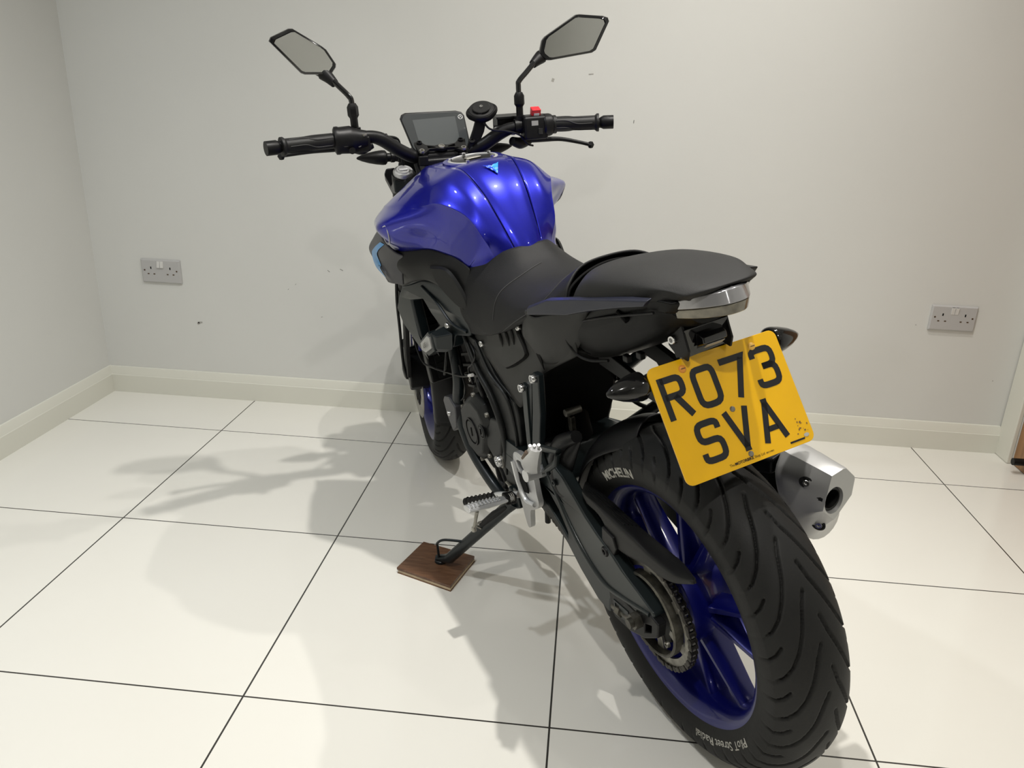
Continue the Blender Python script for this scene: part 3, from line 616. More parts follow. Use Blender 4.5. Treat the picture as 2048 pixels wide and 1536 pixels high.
# dark side covers under the tank and the front air scoops, both sides
for s in (1, -1):
    S_ = (lambda vf: vf) if s > 0 else mir
    g = [[(.945, .178, .822), (.975, .175, .770), (.965, .160, .705)],
         [(.870, .190, .830), (.900, .188, .780), (.890, .165, .720)],
         [(.80, .187, .830), (.80, .192, .790), (.80, .165, .750)],
         [(.73, .146, .838), (.73, .160, .805), (.74, .150, .762)],
         [(.66, .119, .830), (.66, .133, .800), (.665, .136, .750)],
         [(.61, .110, .820), (.61, .122, .785), (.61, .126, .735)],
         [(.585, .106, .812), (.575, .116, .770), (.560, .120, .715)]]
    sc1 = part('side_cover', S_(surf(g, 40, 16)), 'grey', solid=0.004, offset=-1)
    inset = [(.705, .151, .806), (.640, .135, .808), (.598, .126, .775), (.572, .123, .735), (.605, .131, .726), (.680, .147, .768)]
    c_ = Vector((.63, .139, .770)); ring0 = inset; ring1 = [tuple(Vector(p).lerp(c_, .12) + Vector((0, .005, 0))) for p in inset]
    mesh_obj('cover_pad', S_(fixn(loft([cr(ring0 + [ring0[0]], 30)[:-1], cr(ring1 + [ring1[0]], 30)[:-1]]))), 'grey', sc1, sharp=30)
    g = [[(0.842, 0.212, 0.879), (0.814, 0.211, 0.852), (0.795, 0.198, 0.830), (0.783, 0.185, 0.821)],
         [(0.914, 0.209, 0.847), (0.865, 0.213, 0.826), (0.823, 0.202, 0.805), (0.798, 0.185, 0.795)],
         [(0.990, 0.207, 0.805), (0.922, 0.211, 0.792), (0.849, 0.206, 0.781), (0.815, 0.186, 0.768)],
         [(0.936, 0.211, 0.781), (0.875, 0.214, 0.775), (0.853, 0.202, 0.759), (0.824, 0.185, 0.754)],
         [(0.878, 0.206, 0.743), (0.866, 0.201, 0.741), (0.850, 0.193, 0.741), (0.832, 0.184, 0.741)]]
    sf = surf(g, 30, 30); sc2 = part('air_scoop', S_(sf), 'scoop', solid=0.004, offset=-1)
    # light blue stripe as a thin sticker on the scoop
    so_ = cr([(0.8423, 0.2140, 0.8494), (0.9254, 0.2115, 0.8178), (0.9536, 0.2110, 0.7998), (0.9382, 0.2137, 0.7717), (0.8876, 0.2130, 0.7549)], 24)
    si_ = cr([(0.8176, 0.2134, 0.8479), (0.8778, 0.2145, 0.8224), (0.899, 0.2150, 0.806), (0.8885, 0.2165, 0.7826), (0.877, 0.2110, 0.7535)], 24)
    gv = np.array(surf(g, 60, 60)[0]); st_v = []
    for a, b in zip(so_, si_):
        for q in np.linspace(0, 1, 4):
            p = np.array(a) * (1 - q) + np.array(b) * q; d = (gv[:, 0] - p[0]) ** 2 + (gv[:, 2] - p[2]) ** 2; st_v.append((p[0], float(gv[d.argmin(), 1]) + .0016, p[2]))
    st_f = [[4 * k + q, 4 * k + q + 1, 4 * k + q + 5, 4 * k + q + 4] for k in range(23) for q in range(3)]
    mesh_obj('stripe_sticker', S_((st_v, st_f)), 'cyan', sc2)

# ---------------------------------------------------------------- rider seat, pillion, tail
rs = [
 [(.505, 0, .854), (.520, .050, .849), (.594, .1045, .8090), (.611, .121, .770), (.618, .130, .720), (.613, .122, .666)],
 [(.465, 0, .826), (.468, .050, .821), (.500, .102, .797), (.530, .124, .755), (.535, .132, .710), (.555, .126, .678)],
 [(.405, 0, .808), (.405, .055, .805), (.410, .108, .788), (.425, .128, .750), (.445, .133, .715), (.470, .128, .702)],
 [(.340, 0, .812), (.340, .060, .809), (.345, .110, .793), (.355, .126, .770), (.370, .130, .750), (.385, .126, .735)],
 [(.290, 0, .830), (.290, .060, .827), (.290, .108, .808), (.295, .120, .792), (.305, .122, .780), (.315, .118, .770)],
 [(.245, 0, .866), (.240, .060, .861), (.225, .106, .834), (.222, .114, .818), (.230, .116, .806), (.245, .112, .800)],
 [(.208, 0, .8895), (.200, .055, .886), (.183, .092, .866), (.174, .104, .844), (.175, .104, .832), (.180, .100, .826)]]
full = [[(x, -y, z) for x, y, z in r[:0:-1]] + r for r in rs]
seat = part('rider_seat', surf(full, 56, 77), 'seat', solid=0.004, offset=-1, sharp=70)
def seam(name, pts, r=0.0011, parent=None, m='stitch', res=40): mesh_obj(name, tube(pts, r, 6, res=res), m, parent or seat)
def offs(p, d): return (p[0], p[1], p[2] + d)
sgrid = np.array(surf(full, 56, 77)[0]).reshape(56, 77, 3)
def seat_line(i0, i1, j0, j1, bow=0.0, n=30):
    out = []
    for t in np.linspace(0, 1, n):
        i = i0 + (i1 - i0) * t + bow * math.sin(PI * t); j = j0 + (j1 - j0) * t; a, b = int(min(i, 54)), int(min(j, 75)); fi, fj = i - a, j - b
        p = (sgrid[a, b] * (1 - fi) + sgrid[a + 1, b] * fi) * (1 - fj) + (sgrid[a, b + 1] * (1 - fi) + sgrid[a + 1, b + 1] * fi) * fj; out.append(tuple(p + np.array([-.0003, .0003 if j > 38 else -.0003, .0005])))
    return out
mesh_obj('stitch_line', tube(seat_line(24, 47, 74, 38, 4) , 0.0009, 6), 'stitch', seat)
mesh_obj('stitch_line', tube(seat_line(47, 47, 38, 12, 0), 0.0009, 6), 'stitch', seat)
mesh_obj('stitch_line', tube(seat_line(17, 10, 62, 38, 0) , 0.0008, 6), 'stitch', seat)

pl = [
 [(.200, 0, .868), (.194, .045, .862), (.182, .080, .850), (.172, .093, .838), (.170, .096, .828)],
 [(.182, 0, .885), (.176, .050, .881), (.160, .086, .867), (.154, .100, .848), (.160, .100, .834)],
 [(.120, 0, .902), (.120, .060, .899), (.118, .095, .887), (.116, .105, .860), (.116, .103, .846)],
 [(.050, 0, .914), (.050, .060, .911), (.050, .092, .900), (.050, .100, .880), (.050, .098, .866)],
 [(-.020, 0, .917), (-.020, .055, .916), (-.020, .082, .909), (-.020, .088, .897), (-.018, .086, .883)],
 [(-.070, 0, .916), (-.068, .048, .915), (-.064, .068, .908), (-.062, .070, .904), (-.060, .068, .892)],
 [(-.106, 0, .912), (-.104, .036, .911), (-.092, .059, .905), (-.083, .062, .900), (-.080, .056, .894)],
 [(-.108, 0, .908), (-.106, .028, .905), (-.098, .044, .901), (-.090, .050, .897), (-.084, .050, .892)]]
fullp = [[(x, -y, z) for x, y, z in r[:0:-1]] + r for r in pl]
pil = part('pillion_seat', surf(fullp, 60, 57), 'seat2', solid=0.004, offset=-1, sharp=70)
mesh_obj('pillion_piping', tube([(x, y, z) for x, y, z in [(-r[0][0] * -1, 0, 0) for r in []]] or [(.173, .101, .834), (.176, .098, .847), (.182, .086, .861), (.192, .048, .875), (.199, 0, .880), (.192, -.048, .875), (.182, -.086, .861), (.176, -.098, .847), (.173, -.101, .834)], 0.0026, 8, res=40), 'dark', pil)

for s in (1, -1):
    S_ = (lambda vf: vf) if s > 0 else mir
    # slate fin beside the seat
    fin = [[(.300, .113, .806), (.286, .125, .806), (.288, .125, .793), (.300, .110, .790)],
           [(.215, .108, .841), (.213, .121, .838), (.220, .124, .811), (.222, .106, .811)],
           [(.140, .102, .859), (.140, .116, .857), (.150, .119, .828), (.150, .102, .829)],
           [(.053, .097, .879), (.053, .112, .877), (.088, .115, .850), (.060, .095, .856)],
           [(-.010, .092, .893), (-.012, .106, .891), (.012, .109, .873), (-.005, .090, .878)],
           [(-.050, .086, .899), (-.054, .098, .898), (-.044, .100, .887), (-.040, .086, .888)]]
    part('seat_fin', S_(fixn(loft(fin))), 'fin' if s > 0 else 'black', bevel=0.0025)
    # charcoal side fairing below the fin, tapering down to the lower panel
    fg = [[(.306, .119, .797), (.318, .122, .770), (.325, .122, .745), (.318, .120, .735)],
          [(.262, .124, .796), (.265, .125, .770), (.262, .118, .735), (.270, .112, .702)],
          [(.205, .119, .816), (.205, .117, .785), (.200, .108, .752), (.205, .100, .725)],
          [(.150, .112, .832), (.160, .108, .805), (.165, .100, .775), (.168, .093, .758)],
          [(.090, .108, .850), (.115, .100, .832), (.130, .095, .815), (.140, .090, .800)]]
    part('tail_side_fairing', S_(surf(fg, 34, 22)), 'grey2', solid=0.003, offset=-1)
# undertail cover
ut = []
for x, yt, zt, ym, zm, yb, zb in [(.205, .096, .838, .100, .780, .070, .735), (.165, .098, .840, .101, .778, .074, .738), (.120, .096, .850, .098, .795, .074, .753), (.050, .092, .866, .091, .828, .070, .788), (-.015, .082, .882, .079, .856, .060, .824), (-.045, .066, .884, .064, .862, .048, .845), (-.066, .048, .884, .046, .866, .034, .856)]:
    h = [(x, 0, zt + .004), (x, yt * .7, zt + .003), (x, yt, zt), (x, ym, (zt * .45 + zm * .55)), (x, ym - .003, zm), (x, yb, zb), (x, yb * .55, zb - .010), (x, 0, zb - .012)]
    ut.append(h + [(a, -b, c) for a, b, c in h[-2:0:-1]])
und = part('undertail_cover', fixn(loft([cr(r + [r[0]], 57)[:-1] for r in ut])), 'tail', bevel=0.0, sharp=45)
for y in (.088, -.088): mesh_obj('vent_slot', tube([(.038, y * 1.02, .857), (.018, y * 1.0, .846)], .0045, 8), 'dark', und)
mesh_obj('cover_crease', tube([(.150, .100, .812), (.050, .0945, .846), (-.040, .080, .872)], .0022, 8, res=20), 'black', und)
for x, z in ((.075, .758), (.035, .776)): mesh_obj('cover_clip', box((x, .058, z), (.014, .010, .012)), 'black', und, bevel=.002)
for s in (1, -1):
    part('tail_end_cap', fixn(loft([[(-.02, s * .060, .892), (-.02, s * .080, .890), (-.02, s * .078, .870), (-.02, s * .058, .868)], [(-.066, s * .058, .893), (-.062, s * .0745, .892), (-.056, s * .073, .874), (-.060, s * .056, .868)], [(-.074, s * .056, .890), (-.070, s * .068, .889), (-.064, s * .067, .877), (-.068, s * .055, .872)]])), 'gloss' if s < 0 else 'tail', bevel=.003)
mesh_obj('cover_edge', tube([(.120, .104, .840), (.152, .1075, .826), (.178, .1075, .795), (.184, .1045, .768), (.170, .096, .746), (.140, .088, .742), (.10, .078, .752)], .0028, 8, res=40), 'tail', und)
# tail lamp: upper smoked band over a lower clear part, wrapping the tail end
def band(pts_top, pts_bot, d, n=25):
    a = cr(pts_top, n); b = cr(pts_bot, n); V, F = [], []
    for p, q in zip(a, b):
        V += [p, q, (q[0] + d, q[1] * .92, q[2]), (p[0] + d, p[1] * .92, p[2])]
    return fixn(loft([V[4 * i:4 * i + 4] for i in range(n)]))
symc = lambda L: [(x, y, z) for x, y, z in L] + [(x, -y, z) for x, y, z in L[-2::-1]]
t_top = symc([(-.060, .062, .889), (-.085, .046, .898), (-.106, .020, .904), (-.112, 0, .906)])
t_mid = symc([(-.062, .060, .877), (-.090, .045, .882), (-.116, .022, .887), (-.122, 0, .888)])
t_bot = symc([(-.062, .058, .864), (-.089, .043, .867), (-.112, .020, .870), (-.118, 0, .871)])
tl = part('tail_lamp', band(t_top, t_bot, .03), 'dark', bevel=.002)
tl_u = mesh_obj('upper_lens', band([(x - .004, y * 1.02, z) for x, y, z in t_top], [(x - .003, y * 1.02, z) for x, y, z in t_mid], .012), 'lamp_top', tl, bevel=.0015)
tl_l = mesh_obj('lower_lens', band([(x - .002, y * 1.01, z - .001) for x, y, z in t_mid], [(x - .004, y * 1.02, z) for x, y, z in t_bot], .010), 'lamp_low', tl, bevel=.0015)

# ---------------------------------------------------------------- number plate and hanger
pc = Vector((-0.0919, -0.0115, 0.7142)); px_ = Vector((-.0473, -.9989, .0037)).normalized(); pn = Vector((.844, -.042, -.5347)).normalized(); pu = px_.cross(pn).normalized() * 1.0
if pu.z < 0: pu = -pu
pn = pu.cross(px_).normalized()
if pn.x < 0: pn = -pn
def PP(x, z, d=0.0): return tuple(pc + px_ * x + pu * z - pn * d)
PW, PH_ = .2285, .1780
def rrect(w, h, r, n=6):
    o = []
    for cx, cy, a0 in ((w / 2 - r, h / 2 - r, 0), (-w / 2 + r, h / 2 - r, 90), (-w / 2 + r, -h / 2 + r, 180), (w / 2 - r, -h / 2 + r, 270)):
        for k in range(n): a = math.radians(a0 + 90 * k / (n - 1)); o.append((cx + r * math.cos(a), cy + r * math.sin(a)))
    return o
rr0 = rrect(PW, PH_, .012)
plate = part('number_plate', fixn(loft([[PP(x, z, -.0018) for x, z in rr0], [PP(x, z, .0012) for x, z in rr0]])), 'plate', bevel=.0006)
mesh_obj('plate_backing', fixn(loft([[PP(x, z, -.0035) for x, z in rrect(PW * .994, PH_ * .992, .012)], [PP(x, z, -.0019) for x, z in rrect(PW * .994, PH_ * .992, .012)]])), 'black', plate)
SW = .0098
def ck(pts, c=.010, n=4):
    # chamfer/round the corners of an open polyline
    out = [pts[0]]
    for a, b, d in zip(pts[:-2], pts[1:-1], pts[2:]):
        A, B_, D = Vector(a), Vector(b), Vector(d); p = B_ + (A - B_).normalized() * min(c, (A - B_).length * .5); q = B_ + (D - B_).normalized() * min(c, (D - B_).length * .5)
        for k in range(n + 1): t = k / n; out.append(tuple(p * (1 - t) ** 2 + B_ * 2 * t * (1 - t) + q * t * t))
    return out + [pts[-1]]
GW, GH = .044, .064; h_ = SW / 2
def glyph(ch):
    w_, g = GW - SW, GH - SW; L, R_, T, B_ = -w_ / 2, w_ / 2, g / 2, -g / 2; E_ = h_
    if ch == 'R': return [stroke([(L, B_ - E_), (L, T + E_)], SW), stroke(ck([(L, T), (R_ - .002, T), (R_ - .002, .002), (L, .002)]), SW), stroke([(L + .016, .002), (R_ + .0005, B_ - E_)], SW * 1.05)]
    if ch == 'O': p = ck([(0, T), (R_, T), (R_, B_), (L, B_), (L, T), (0, T)], .013); return [stroke(p[:-1], SW, closed=True)]
    if ch == '7': return [stroke([(L - E_, T), (R_, T), (R_ - .001, T - .002), (L + .011, B_ - E_)], SW)]
    if ch == '3': return [stroke(ck([(L, T - .011), (L, T), (R_, T), (R_, .0015), (L + .012, .0015)], .011), SW), stroke(ck([(L + .012, .0015), (R_, .0015), (R_, B_), (L, B_), (L, B_ + .011)], .011), SW)]
    if ch == 'S': return [stroke(ck([(R_, T - .012), (R_, T), (L, T), (L, .001), (R_, .001), (R_, B_), (L, B_), (L, B_ + .012)], .011), SW)]
    if ch == 'V': return [stroke([(L - .001, T + E_), (0, B_ + .001)], SW), stroke([(0, B_ + .001), (R_ + .001, T + E_)], SW), ([(-.0055, B_ - E_), (.0055, B_ - E_), (.0045, B_ + .006), (-.0045, B_ + .006)], [[0, 1, 2, 3]])]
    if ch == 'A': return [stroke([(L - .001, B_ - E_), (0, T - .001)], SW), stroke([(0, T - .001), (R_ + .001, B_ - E_)], SW), ([(-.0055, T + E_), (.0055, T + E_), (.0045, T - .006), (-.0045, T - .006)], [[0, 1, 2, 3]]), stroke([(L + .008, B_ + .014), (R_ - .008, B_ + .014)], SW * .85)]
def put_glyph(ch, cx, cz, d):
    gl = glyph(ch); V, F = [], []
    for v, f in gl:
        n = len(V); V += v; F += [[i + n for i in q] for q in f]
    o = mesh_obj('plate_character', ([PP(x + cx, z + cz, d) for x, z in V], F), 'ink', plate, smooth=False)
    # face the reader
    return o
for ch, cx in zip('RO73', (-.0822, -.0290, .0245, .0768)): put_glyph(ch, cx, .0388, .0016)
for ch, cx in zip('SVA', (-.0535, -.0005, .0515)): put_glyph(ch, cx, -.0378, .0016)
def fit_text(body, x0, x1, z0, h, bold=0.0):
    v, f = text_mesh(body, .01, 0, bold); a = np.array(v); lo, hi = a.min(0), a.max(0)
    return [PP(x0 + (x - lo[0]) / (hi[0] - lo[0]) * (x1 - x0), z0 + (z - 0) / hi[1] * h, .0017) for x, z in v], f
mesh_obj('dealer_lettering', fit_text('The', -.0400, -.0318, -.0832, .0038), 'ink', plate, smooth=False)
mesh_obj('dealer_lettering', fit_text('MOTORBIKE', -.0306, .0022, -.0832, .0042, .00035), 'ink', plate, smooth=False)
mesh_obj('dealer_lettering', fit_text('Shop Ltd', .0040, .0222, -.0832, .0040), 'ink', plate, smooth=False)
mesh_obj('dealer_lettering', fit_text('480/14 MK0', .0243, .0387, -.0830, .0022, .0001), 'ink', plate, smooth=False)
mesh_obj('maker_bar', fixn(loft([[PP(x, z, d) for x, z in ((.0695, -.0826), (.0960, -.0826), (.0965, -.0800), (.0700, -.0798))] for d in (.0010, .0018)])), 'ink', plate, smooth=False)
for (x, z, m_) in ((-.0572, .0741, 'screwcap'), (.0665, .0739, 'screwcap2')):
    b_ = mesh_obj('screw_cap', place(lathe([(0, .0035), (.0035, .0033), (.0055, .002), (.0062, 0), (0, 0)], axis='z', n=20), axes_from(-pn), PP(x, z, .001)), m_, plate)
    mesh_obj('screw_slot', place(box((0, 0, .0036), (.007, .0012, .0006)), axes_from(-pn), PP(x, z, .001)), 'brown', b_)
for x, z in ((-.0024, -.0049), (.0002, -.0752)):
    mesh_obj('plate_screw', place(lathe([(0, .0030), (.003, .0028), (.0042, .0012), (.0045, 0), (0, 0)], axis='z', n=16), axes_from(-pn), PP(x, z, .001)), 'steel', plate)
M['dirt'] = mat('plate_dirt', (0.20, 0.11, 0.04), 0.8)
rd = random.Random(3); dv = []
for k in range(16):
    cx, cz = .103 + rd.uniform(-.016, .006), -.062 + rd.uniform(-.012, .012); r = rd.uniform(.0005, .0016); q = [PP(cx + r * math.cos(a) * rd.uniform(.6, 1.4), cz + r * math.sin(a), .0016) for a in np.linspace(0, 2 * PI, 7)[:-1]]
    dv.append((q, [list(range(6))]))
mesh_obj('corner_dirt', join(*dv), 'dirt', plate, smooth=False)
mesh_obj('corner_chip', ([PP(.101 + .005 * math.cos(a), -.0775 + .003 * math.sin(a), .0017) for a in np.linspace(0, 2 * PI, 9)[:-1]], [list(range(8))]), 'sidewall_text', plate, smooth=False)

# hanger bracket: two folded cheeks under the tail, with lamp
hz = lambda x, z, y: (x, y, z)
ch_o = [(-.020, .834), (-.013, .820), (-.014, .803), (-.027, .795), (-.031, .787), (-.044, .792), (-.058, .790), (-.062, .806), (-.055, .823), (-.045, .850), (-.030, .855)]
hang = part('plate_hanger', prism(ch_o, .036, .040), 'black', bevel=.001)
mesh_obj('hanger_cheek', prism(ch_o, -.042, -.038), 'black', hang, bevel=.001)
mesh_obj('hanger_back', fixn(loft([[(-.052, y, .836), (-.045, y, .838), (-.036, y, .782), (-.043, y, .780)] for y in (-.040, .038)])), 'gloss', hang, bevel=.001)
mesh_obj('hanger_top', fixn(loft([[(-.040, y, .852), (-.062, y, .856), (-.062, y, .850), (-.045, y, .836)] for y in (-.038, .030)])), 'black', hang, bevel=.001)
mesh_obj('hanger_drop', fixn(loft([[PP(x, .094, d), PP(x, .060, d), PP(x, .060, d - .003), PP(x, .094, d - .003)] for x, d in ((-.035, -.004), (.035, -.004))])), 'black', hang)
bolt('hanger_bolt', (-.028, .041, .816), (-.2, 1, .1), .007, .005, 'chrome', hang)
mesh_obj('plate_lamp', fixn(loft([[(-.050, y, z + k) for z, k in ((.822, 0), (.812, 0), (.800, 0), (.806, .006))] + [(-.050, y, .822)] for y in (-.028, .016)])), 'gloss', hang, bevel=.001)
mesh_obj('plate_lamp_hood', fixn(loft([[(-.048, y, .828), (-.066, y * .9, .822), (-.068, y * .9, .812), (-.052, y, .804)] for y in (-.030, .018)])), 'gloss', hang, bevel=.003)
mesh_obj('plate_lamp_lens', fixn(loft([[(-.066, y, .811), (-.0685, y, .811), (-.060, y, .803), (-.056, y, .803)] for y in (-.022, .010)])), 'silver', hang, bevel=.001)
# hanger arms running up to the subframe
mesh_obj('hanger_arm', fixn(loft([[(.190, y, .765), (.190, y, .725), (.190, y + .012, .725), (.190, y + .012, .765)] for y in (-.03, )] + [[(-.03, -.03, .722), (-.03, -.03, .700), (-.03, -.018, .700), (-.03, -.018, .722)]])), 'black', hang, bevel=.002)
mesh_obj('hanger_arm', fixn(loft([[(.190, .035, .740), (.190, .035, .705), (.190, .045, .705), (.190, .045, .740)], [(-.03, .035, .705), (-.03, .035, .688), (-.03, .045, .688), (-.03, .045, .705)]])), 'black', hang, bevel=.002)
mesh_obj('hanger_crossbar', cyl((-.028, .08, .761), (-.028, -.11, .759), .007, 12), 'black', hang)
def indicator(name, c, dirv, L, r, m, rear=None, xf=None):
    d = Vector(dirv).normalized(); R_ = axes_from(d)
    prof = [(0, L), (r * .16, L * .97), (r * .42, L * .82), (r * .70, L * .58), (r * .90, L * .32), (r, L * .10), (r * .97, 0), (r * .80, -.003), (0, -.003)]
    v, f = lathe(prof, axis='z', n=32); v = [(a * .85, b * .75, q) for a, b, q in v]
    vf = place((v, f), R_, c); vf = xf(vf) if xf else vf
    o = part(name, vf, m, sharp=50)
    st_ = place(lathe([(0, -.044), (r * .50, -.044), (r * .52, -.032), (r * .44, -.030), (r * .44, -.024), (r * .52, -.022), (r * .52, -.014), (r * .44, -.012), (r * .45, -.002), (0, -.002)], axis='z', n=16), R_, c); st_ = xf(st_) if xf else st_
    mesh_obj('stalk', st_, 'black', o); return o
indicator('indicator', (-.030, .104, .762), (0, 1, .07), .059, .029, 'smoke')
indicator('indicator', (-.030, -.140, .760), (0, -1, -.08), .057, .029, 'smoke')

# ---------------------------------------------------------------- exhaust silencer
eo = [(.0, .083), (.040, .070), (.056, .030), (.058, -.020), (.045, -.062), (.012, -.083), (-.026, -.080), (-.052, -.052), (-.058, -.005), (-.054, .040), (-.030, .072)]
def ering(x, cy, cz, k, dz=1): return [(x + (b * .35), cy - a * k * -1 * -1, cz + b * k) for a, b in eo]
body = []
for x, cy, cz, k in [(.40, -.165, .34, .55), (.34, -.170, .355, .80), (.24, -.178, .385, .92), (.10, -.186, .430, .96), (.00, -.190, .455, .97), (-.040, -.191, .465, .95)]: body.append(ering(x, cy, cz, k))
ex = part('silencer', fixn(loft([cr(r + [r[0]], 45)[:-1] for r in body])), 'black', sharp=45)
NP = 44
def polar(poly, c, angs):
    out = []; n = len(poly)
    for a in angs:
        d = (math.cos(a), math.sin(a)); best = .05
        for i in range(n):
            p, q = poly[i], poly[(i + 1) % n]; ex_, ez_ = q[0] - p[0], q[1] - p[1]; den = d[0] * ez_ - d[1] * ex_
            if abs(den) < 1e-9: continue
            t = ((p[0] - c[0]) * ez_ - (p[1] - c[1]) * ex_) / den; u = ((p[0] - c[0]) * d[1] - (p[1] - c[1]) * d[0]) / den
            if t > 0 and -1e-6 <= u <= 1 + 1e-6: best = t
        out.append(best)
    return out
angs = list(np.linspace(-PI, PI, NP + 1)[:-1] + .03)
drum = [(-.158, .563), (-.190, .563), (-.222, .540), (-.243, .500), (-.247, .455), (-.236, .415), (-.205, .396), (-.172, .402), (-.148, .430), (-.136, .475), (-.135, .530)]
drum = [(p[0], p[1]) for p in cr([(a, 0, b) for a, b in drum + [drum[0]]], 60)[:-1] for p in [(p[0], p[2])]]
face = [(-.157, .562), (-.186, .567), (-.209, .540), (-.203, .508), (-.166, .474), (-.140, .502)]
dc, fc2, hc = (-.190, .482), (-.174, .522), (-.1635, .514)
rdm = polar(drum, dc, angs); rfc = polar(face, fc2, angs); rho = [.0225] * NP
def cring(x, c, rad, k=1.0, tilt=0.0): return [(x + tilt * (c[1] + r * k * math.sin(a) - .48), c[0] + r * k * math.cos(a), c[1] + r * k * math.sin(a)) for a, r in zip(angs, rad)]
mixr = lambda q: [a * (1 - q) + b * q for a, b in zip(rdm, rfc)]
mixc = lambda q: (dc[0] * (1 - q) + fc2[0] * q, dc[1] * (1 - q) + fc2[1] * q)
crs = [cring(-.056, (-.191, .479), rdm, .97, .25), cring(-.064, dc, rdm, 1.0, .25), cring(-.078, dc, rdm, .985, .22), cring(-.090, mixc(.22), mixr(.22), 1.0, .20), cring(-.118, mixc(.62), mixr(.62), 1.0, .12), cring(-.144, mixc(.98), mixr(.98), 1.0), cring(-.147, fc2, rfc, .975)]
crs += [[(-.1475, hc[0] + r * .80 * k * math.cos(a), hc[1] + r * k * math.sin(a)) for a, r in zip(angs, rho)] for k in (1.08,)] + [[(x, hc[0] + .0225 * k * .80 * math.cos(a), hc[1] + .0225 * k * math.sin(a)) for a in angs] for x, k in ((-.140, 1.0), (-.085, .95))]
cap = mesh_obj('end_cap', fixn(loft(crs, cap=False)), 'silver', ex, sharp=24)
mesh_obj('tail_pipe', lathe([(.0195, 0), (.0195, .09), (.0165, .09), (.0165, 0)], (-.142, hc[0], hc[1]), 'x', 32, closedprof=True), 'exdark', ex)
mesh_obj('inner_pipe', lathe([(.011, .0), (.011, .05), (.0, .05)], (-.120, hc[0] + .001, hc[1] + .002), 'x', 24), 'steel', ex)
for (y, z, x) in ((-.1450, .5355, -.107), (-.1610, .4540, -.1205)): 
    mesh_obj('cap_recess', place(lathe([(0, .0), (.011, .0), (.0115, .002), (.009, .0025), (.008, .001), (0, .001)], axis='z', n=24), axes_from((-.45, .85, -.05)), (x, y, z)), 'exdark', ex)
    bolt('cap_bolt', (x - .001, y + .001, z), (-.6, .78, .1), .006, .0045, 'chrome', ex)
mesh_obj('heat_shield', fixn(loft([[(.36, -.135, .400), (.34, -.210, .415), (.34, -.225, .40), (.36, -.135, .385)], [(.10, -.130, .500), (.08, -.225, .520), (.08, -.240, .48), (.10, -.130, .47)], [(-.035, -.140, .545), (-.040, -.195, .566), (-.04, -.230, .53), (-.035, -.138, .515)]])), 'black', ex, bevel=.006)
part('exhaust_pipe', tube([(.42, -.150, .345), (.55, -.12, .25), (.68, -.06, .20), (.85, -.03, .22), (.95, -.02, .34), (.93, 0, .48)], .021, 16, res=40), 'steel')

# ---------------------------------------------------------------- frame, covers and engine seen between seat and ground
def plate3(o, h, th):
    from mathutils.geometry import tessellate_polygon
    P = list(o) + list(h); loops = [[Vector((p[0], p[2], 0)) for p in o]] + ([[Vector((p[0], p[2], 0)) for p in h]] if h else [])
    T = tessellate_polygon(loops); n = len(P); V = [tuple(p) for p in P] + [(p[0], p[1] - th, p[2]) for p in P]
    F = [list(t) for t in T] + [[i + n for i in t[::-1]] for t in T]; no = len(o)
    for i in range(no): j = (i + 1) % no; F.append([i, j, n + j, n + i])
    for i in range(len(h)): j = (i + 1) % len(h); F.append([no + i, no + j, n + no + j, n + no + i])
    return fixn((V, F))
def closed(L, n=None, tens=True):
    return cr(list(L) + [L[0]], n or len(L) * 5)[:-1]
fc_o = [(0.764, 0.135, 0.760), (0.823, 0.150, 0.746), (0.916, 0.165, 0.713), (0.942, 0.170, 0.685), (0.986, 0.170, 0.640), (0.966, 0.168, 0.603), (0.898, 0.160, 0.559), (0.862, 0.155, 0.534), (0.830, 0.150, 0.553), (0.680, 0.142, 0.614), (0.661, 0.140, 0.648), (0.594, 0.128, 0.662), (0.585, 0.126, 0.700), (0.640, 0.130, 0.745)]
fc_h = [(0.875, 0.160, 0.685), (0.812, 0.150, 0.701), (0.784, 0.145, 0.669), (0.748, 0.142, 0.650), (0.814, 0.150, 0.611), (0.872, 0.155, 0.572), (0.869, 0.158, 0.601)]
fcv = part('frame_side_cover', plate3(fc_o, fc_h, .030), 'frame', bevel=.006, seg=3)
part('frame_side_cover', mir(plate3(fc_o, fc_h, .030)), 'frame', bevel=.006, seg=3)
mesh_obj('cover_ridge', tube([(.800, .150, .735), (.720, .146, .712), (.655, .142, .680), (.600, .130, .672)], .0035, 8, res=20), 'frame', fcv)
bx = fixn(loft([[(0.735, 0.150, 0.640), (0.700, 0.146, 0.663), (0.655, 0.143, 0.655), (0.672, 0.143, 0.612), (0.700, 0.150, 0.598)], [(0.728, 0.182, 0.640), (0.706, 0.180, 0.652), (0.684, 0.176, 0.648), (0.690, 0.176, 0.618), (0.722, 0.184, 0.602)]]))
bcov = part('sensor_cover', bx, 'frame', bevel=.003)
bd = [(0.776, 0.183, 0.609), (0.722, 0.181, 0.643), (0.706, 0.181, 0.643), (0.703, 0.181, 0.618), (0.740, 0.185, 0.597), (0.764, 0.186, 0.597)]
bdg = mesh_obj('brake_badge', plate3([(x, y + .004, z) for x, y, z in bd], [], .006), 'silver', bcov, bevel=.001)
v_, f_ = text_mesh('ABS', .016, 0, .0003); bc = Vector((.737, .190, .6165)); bxv = Vector((-.85, 0, .52)).normalized(); bzv = Vector((.10, 0, 1)).normalized()
mesh_obj('badge_lettering', ([tuple(bc + bxv * x * 1.15 + bzv * (y - .006)) for x, y in v_], f_), 'ring', bdg, smooth=False)
mesh_obj('badge_housing', plate3([(0.790, 0.184, 0.608), (0.722, 0.181, 0.652), (0.698, 0.181, 0.648), (0.696, 0.181, 0.612), (0.738, 0.184, 0.588), (0.772, 0.185, 0.588)], [], .020), 'frame', bcov, bevel=.003)
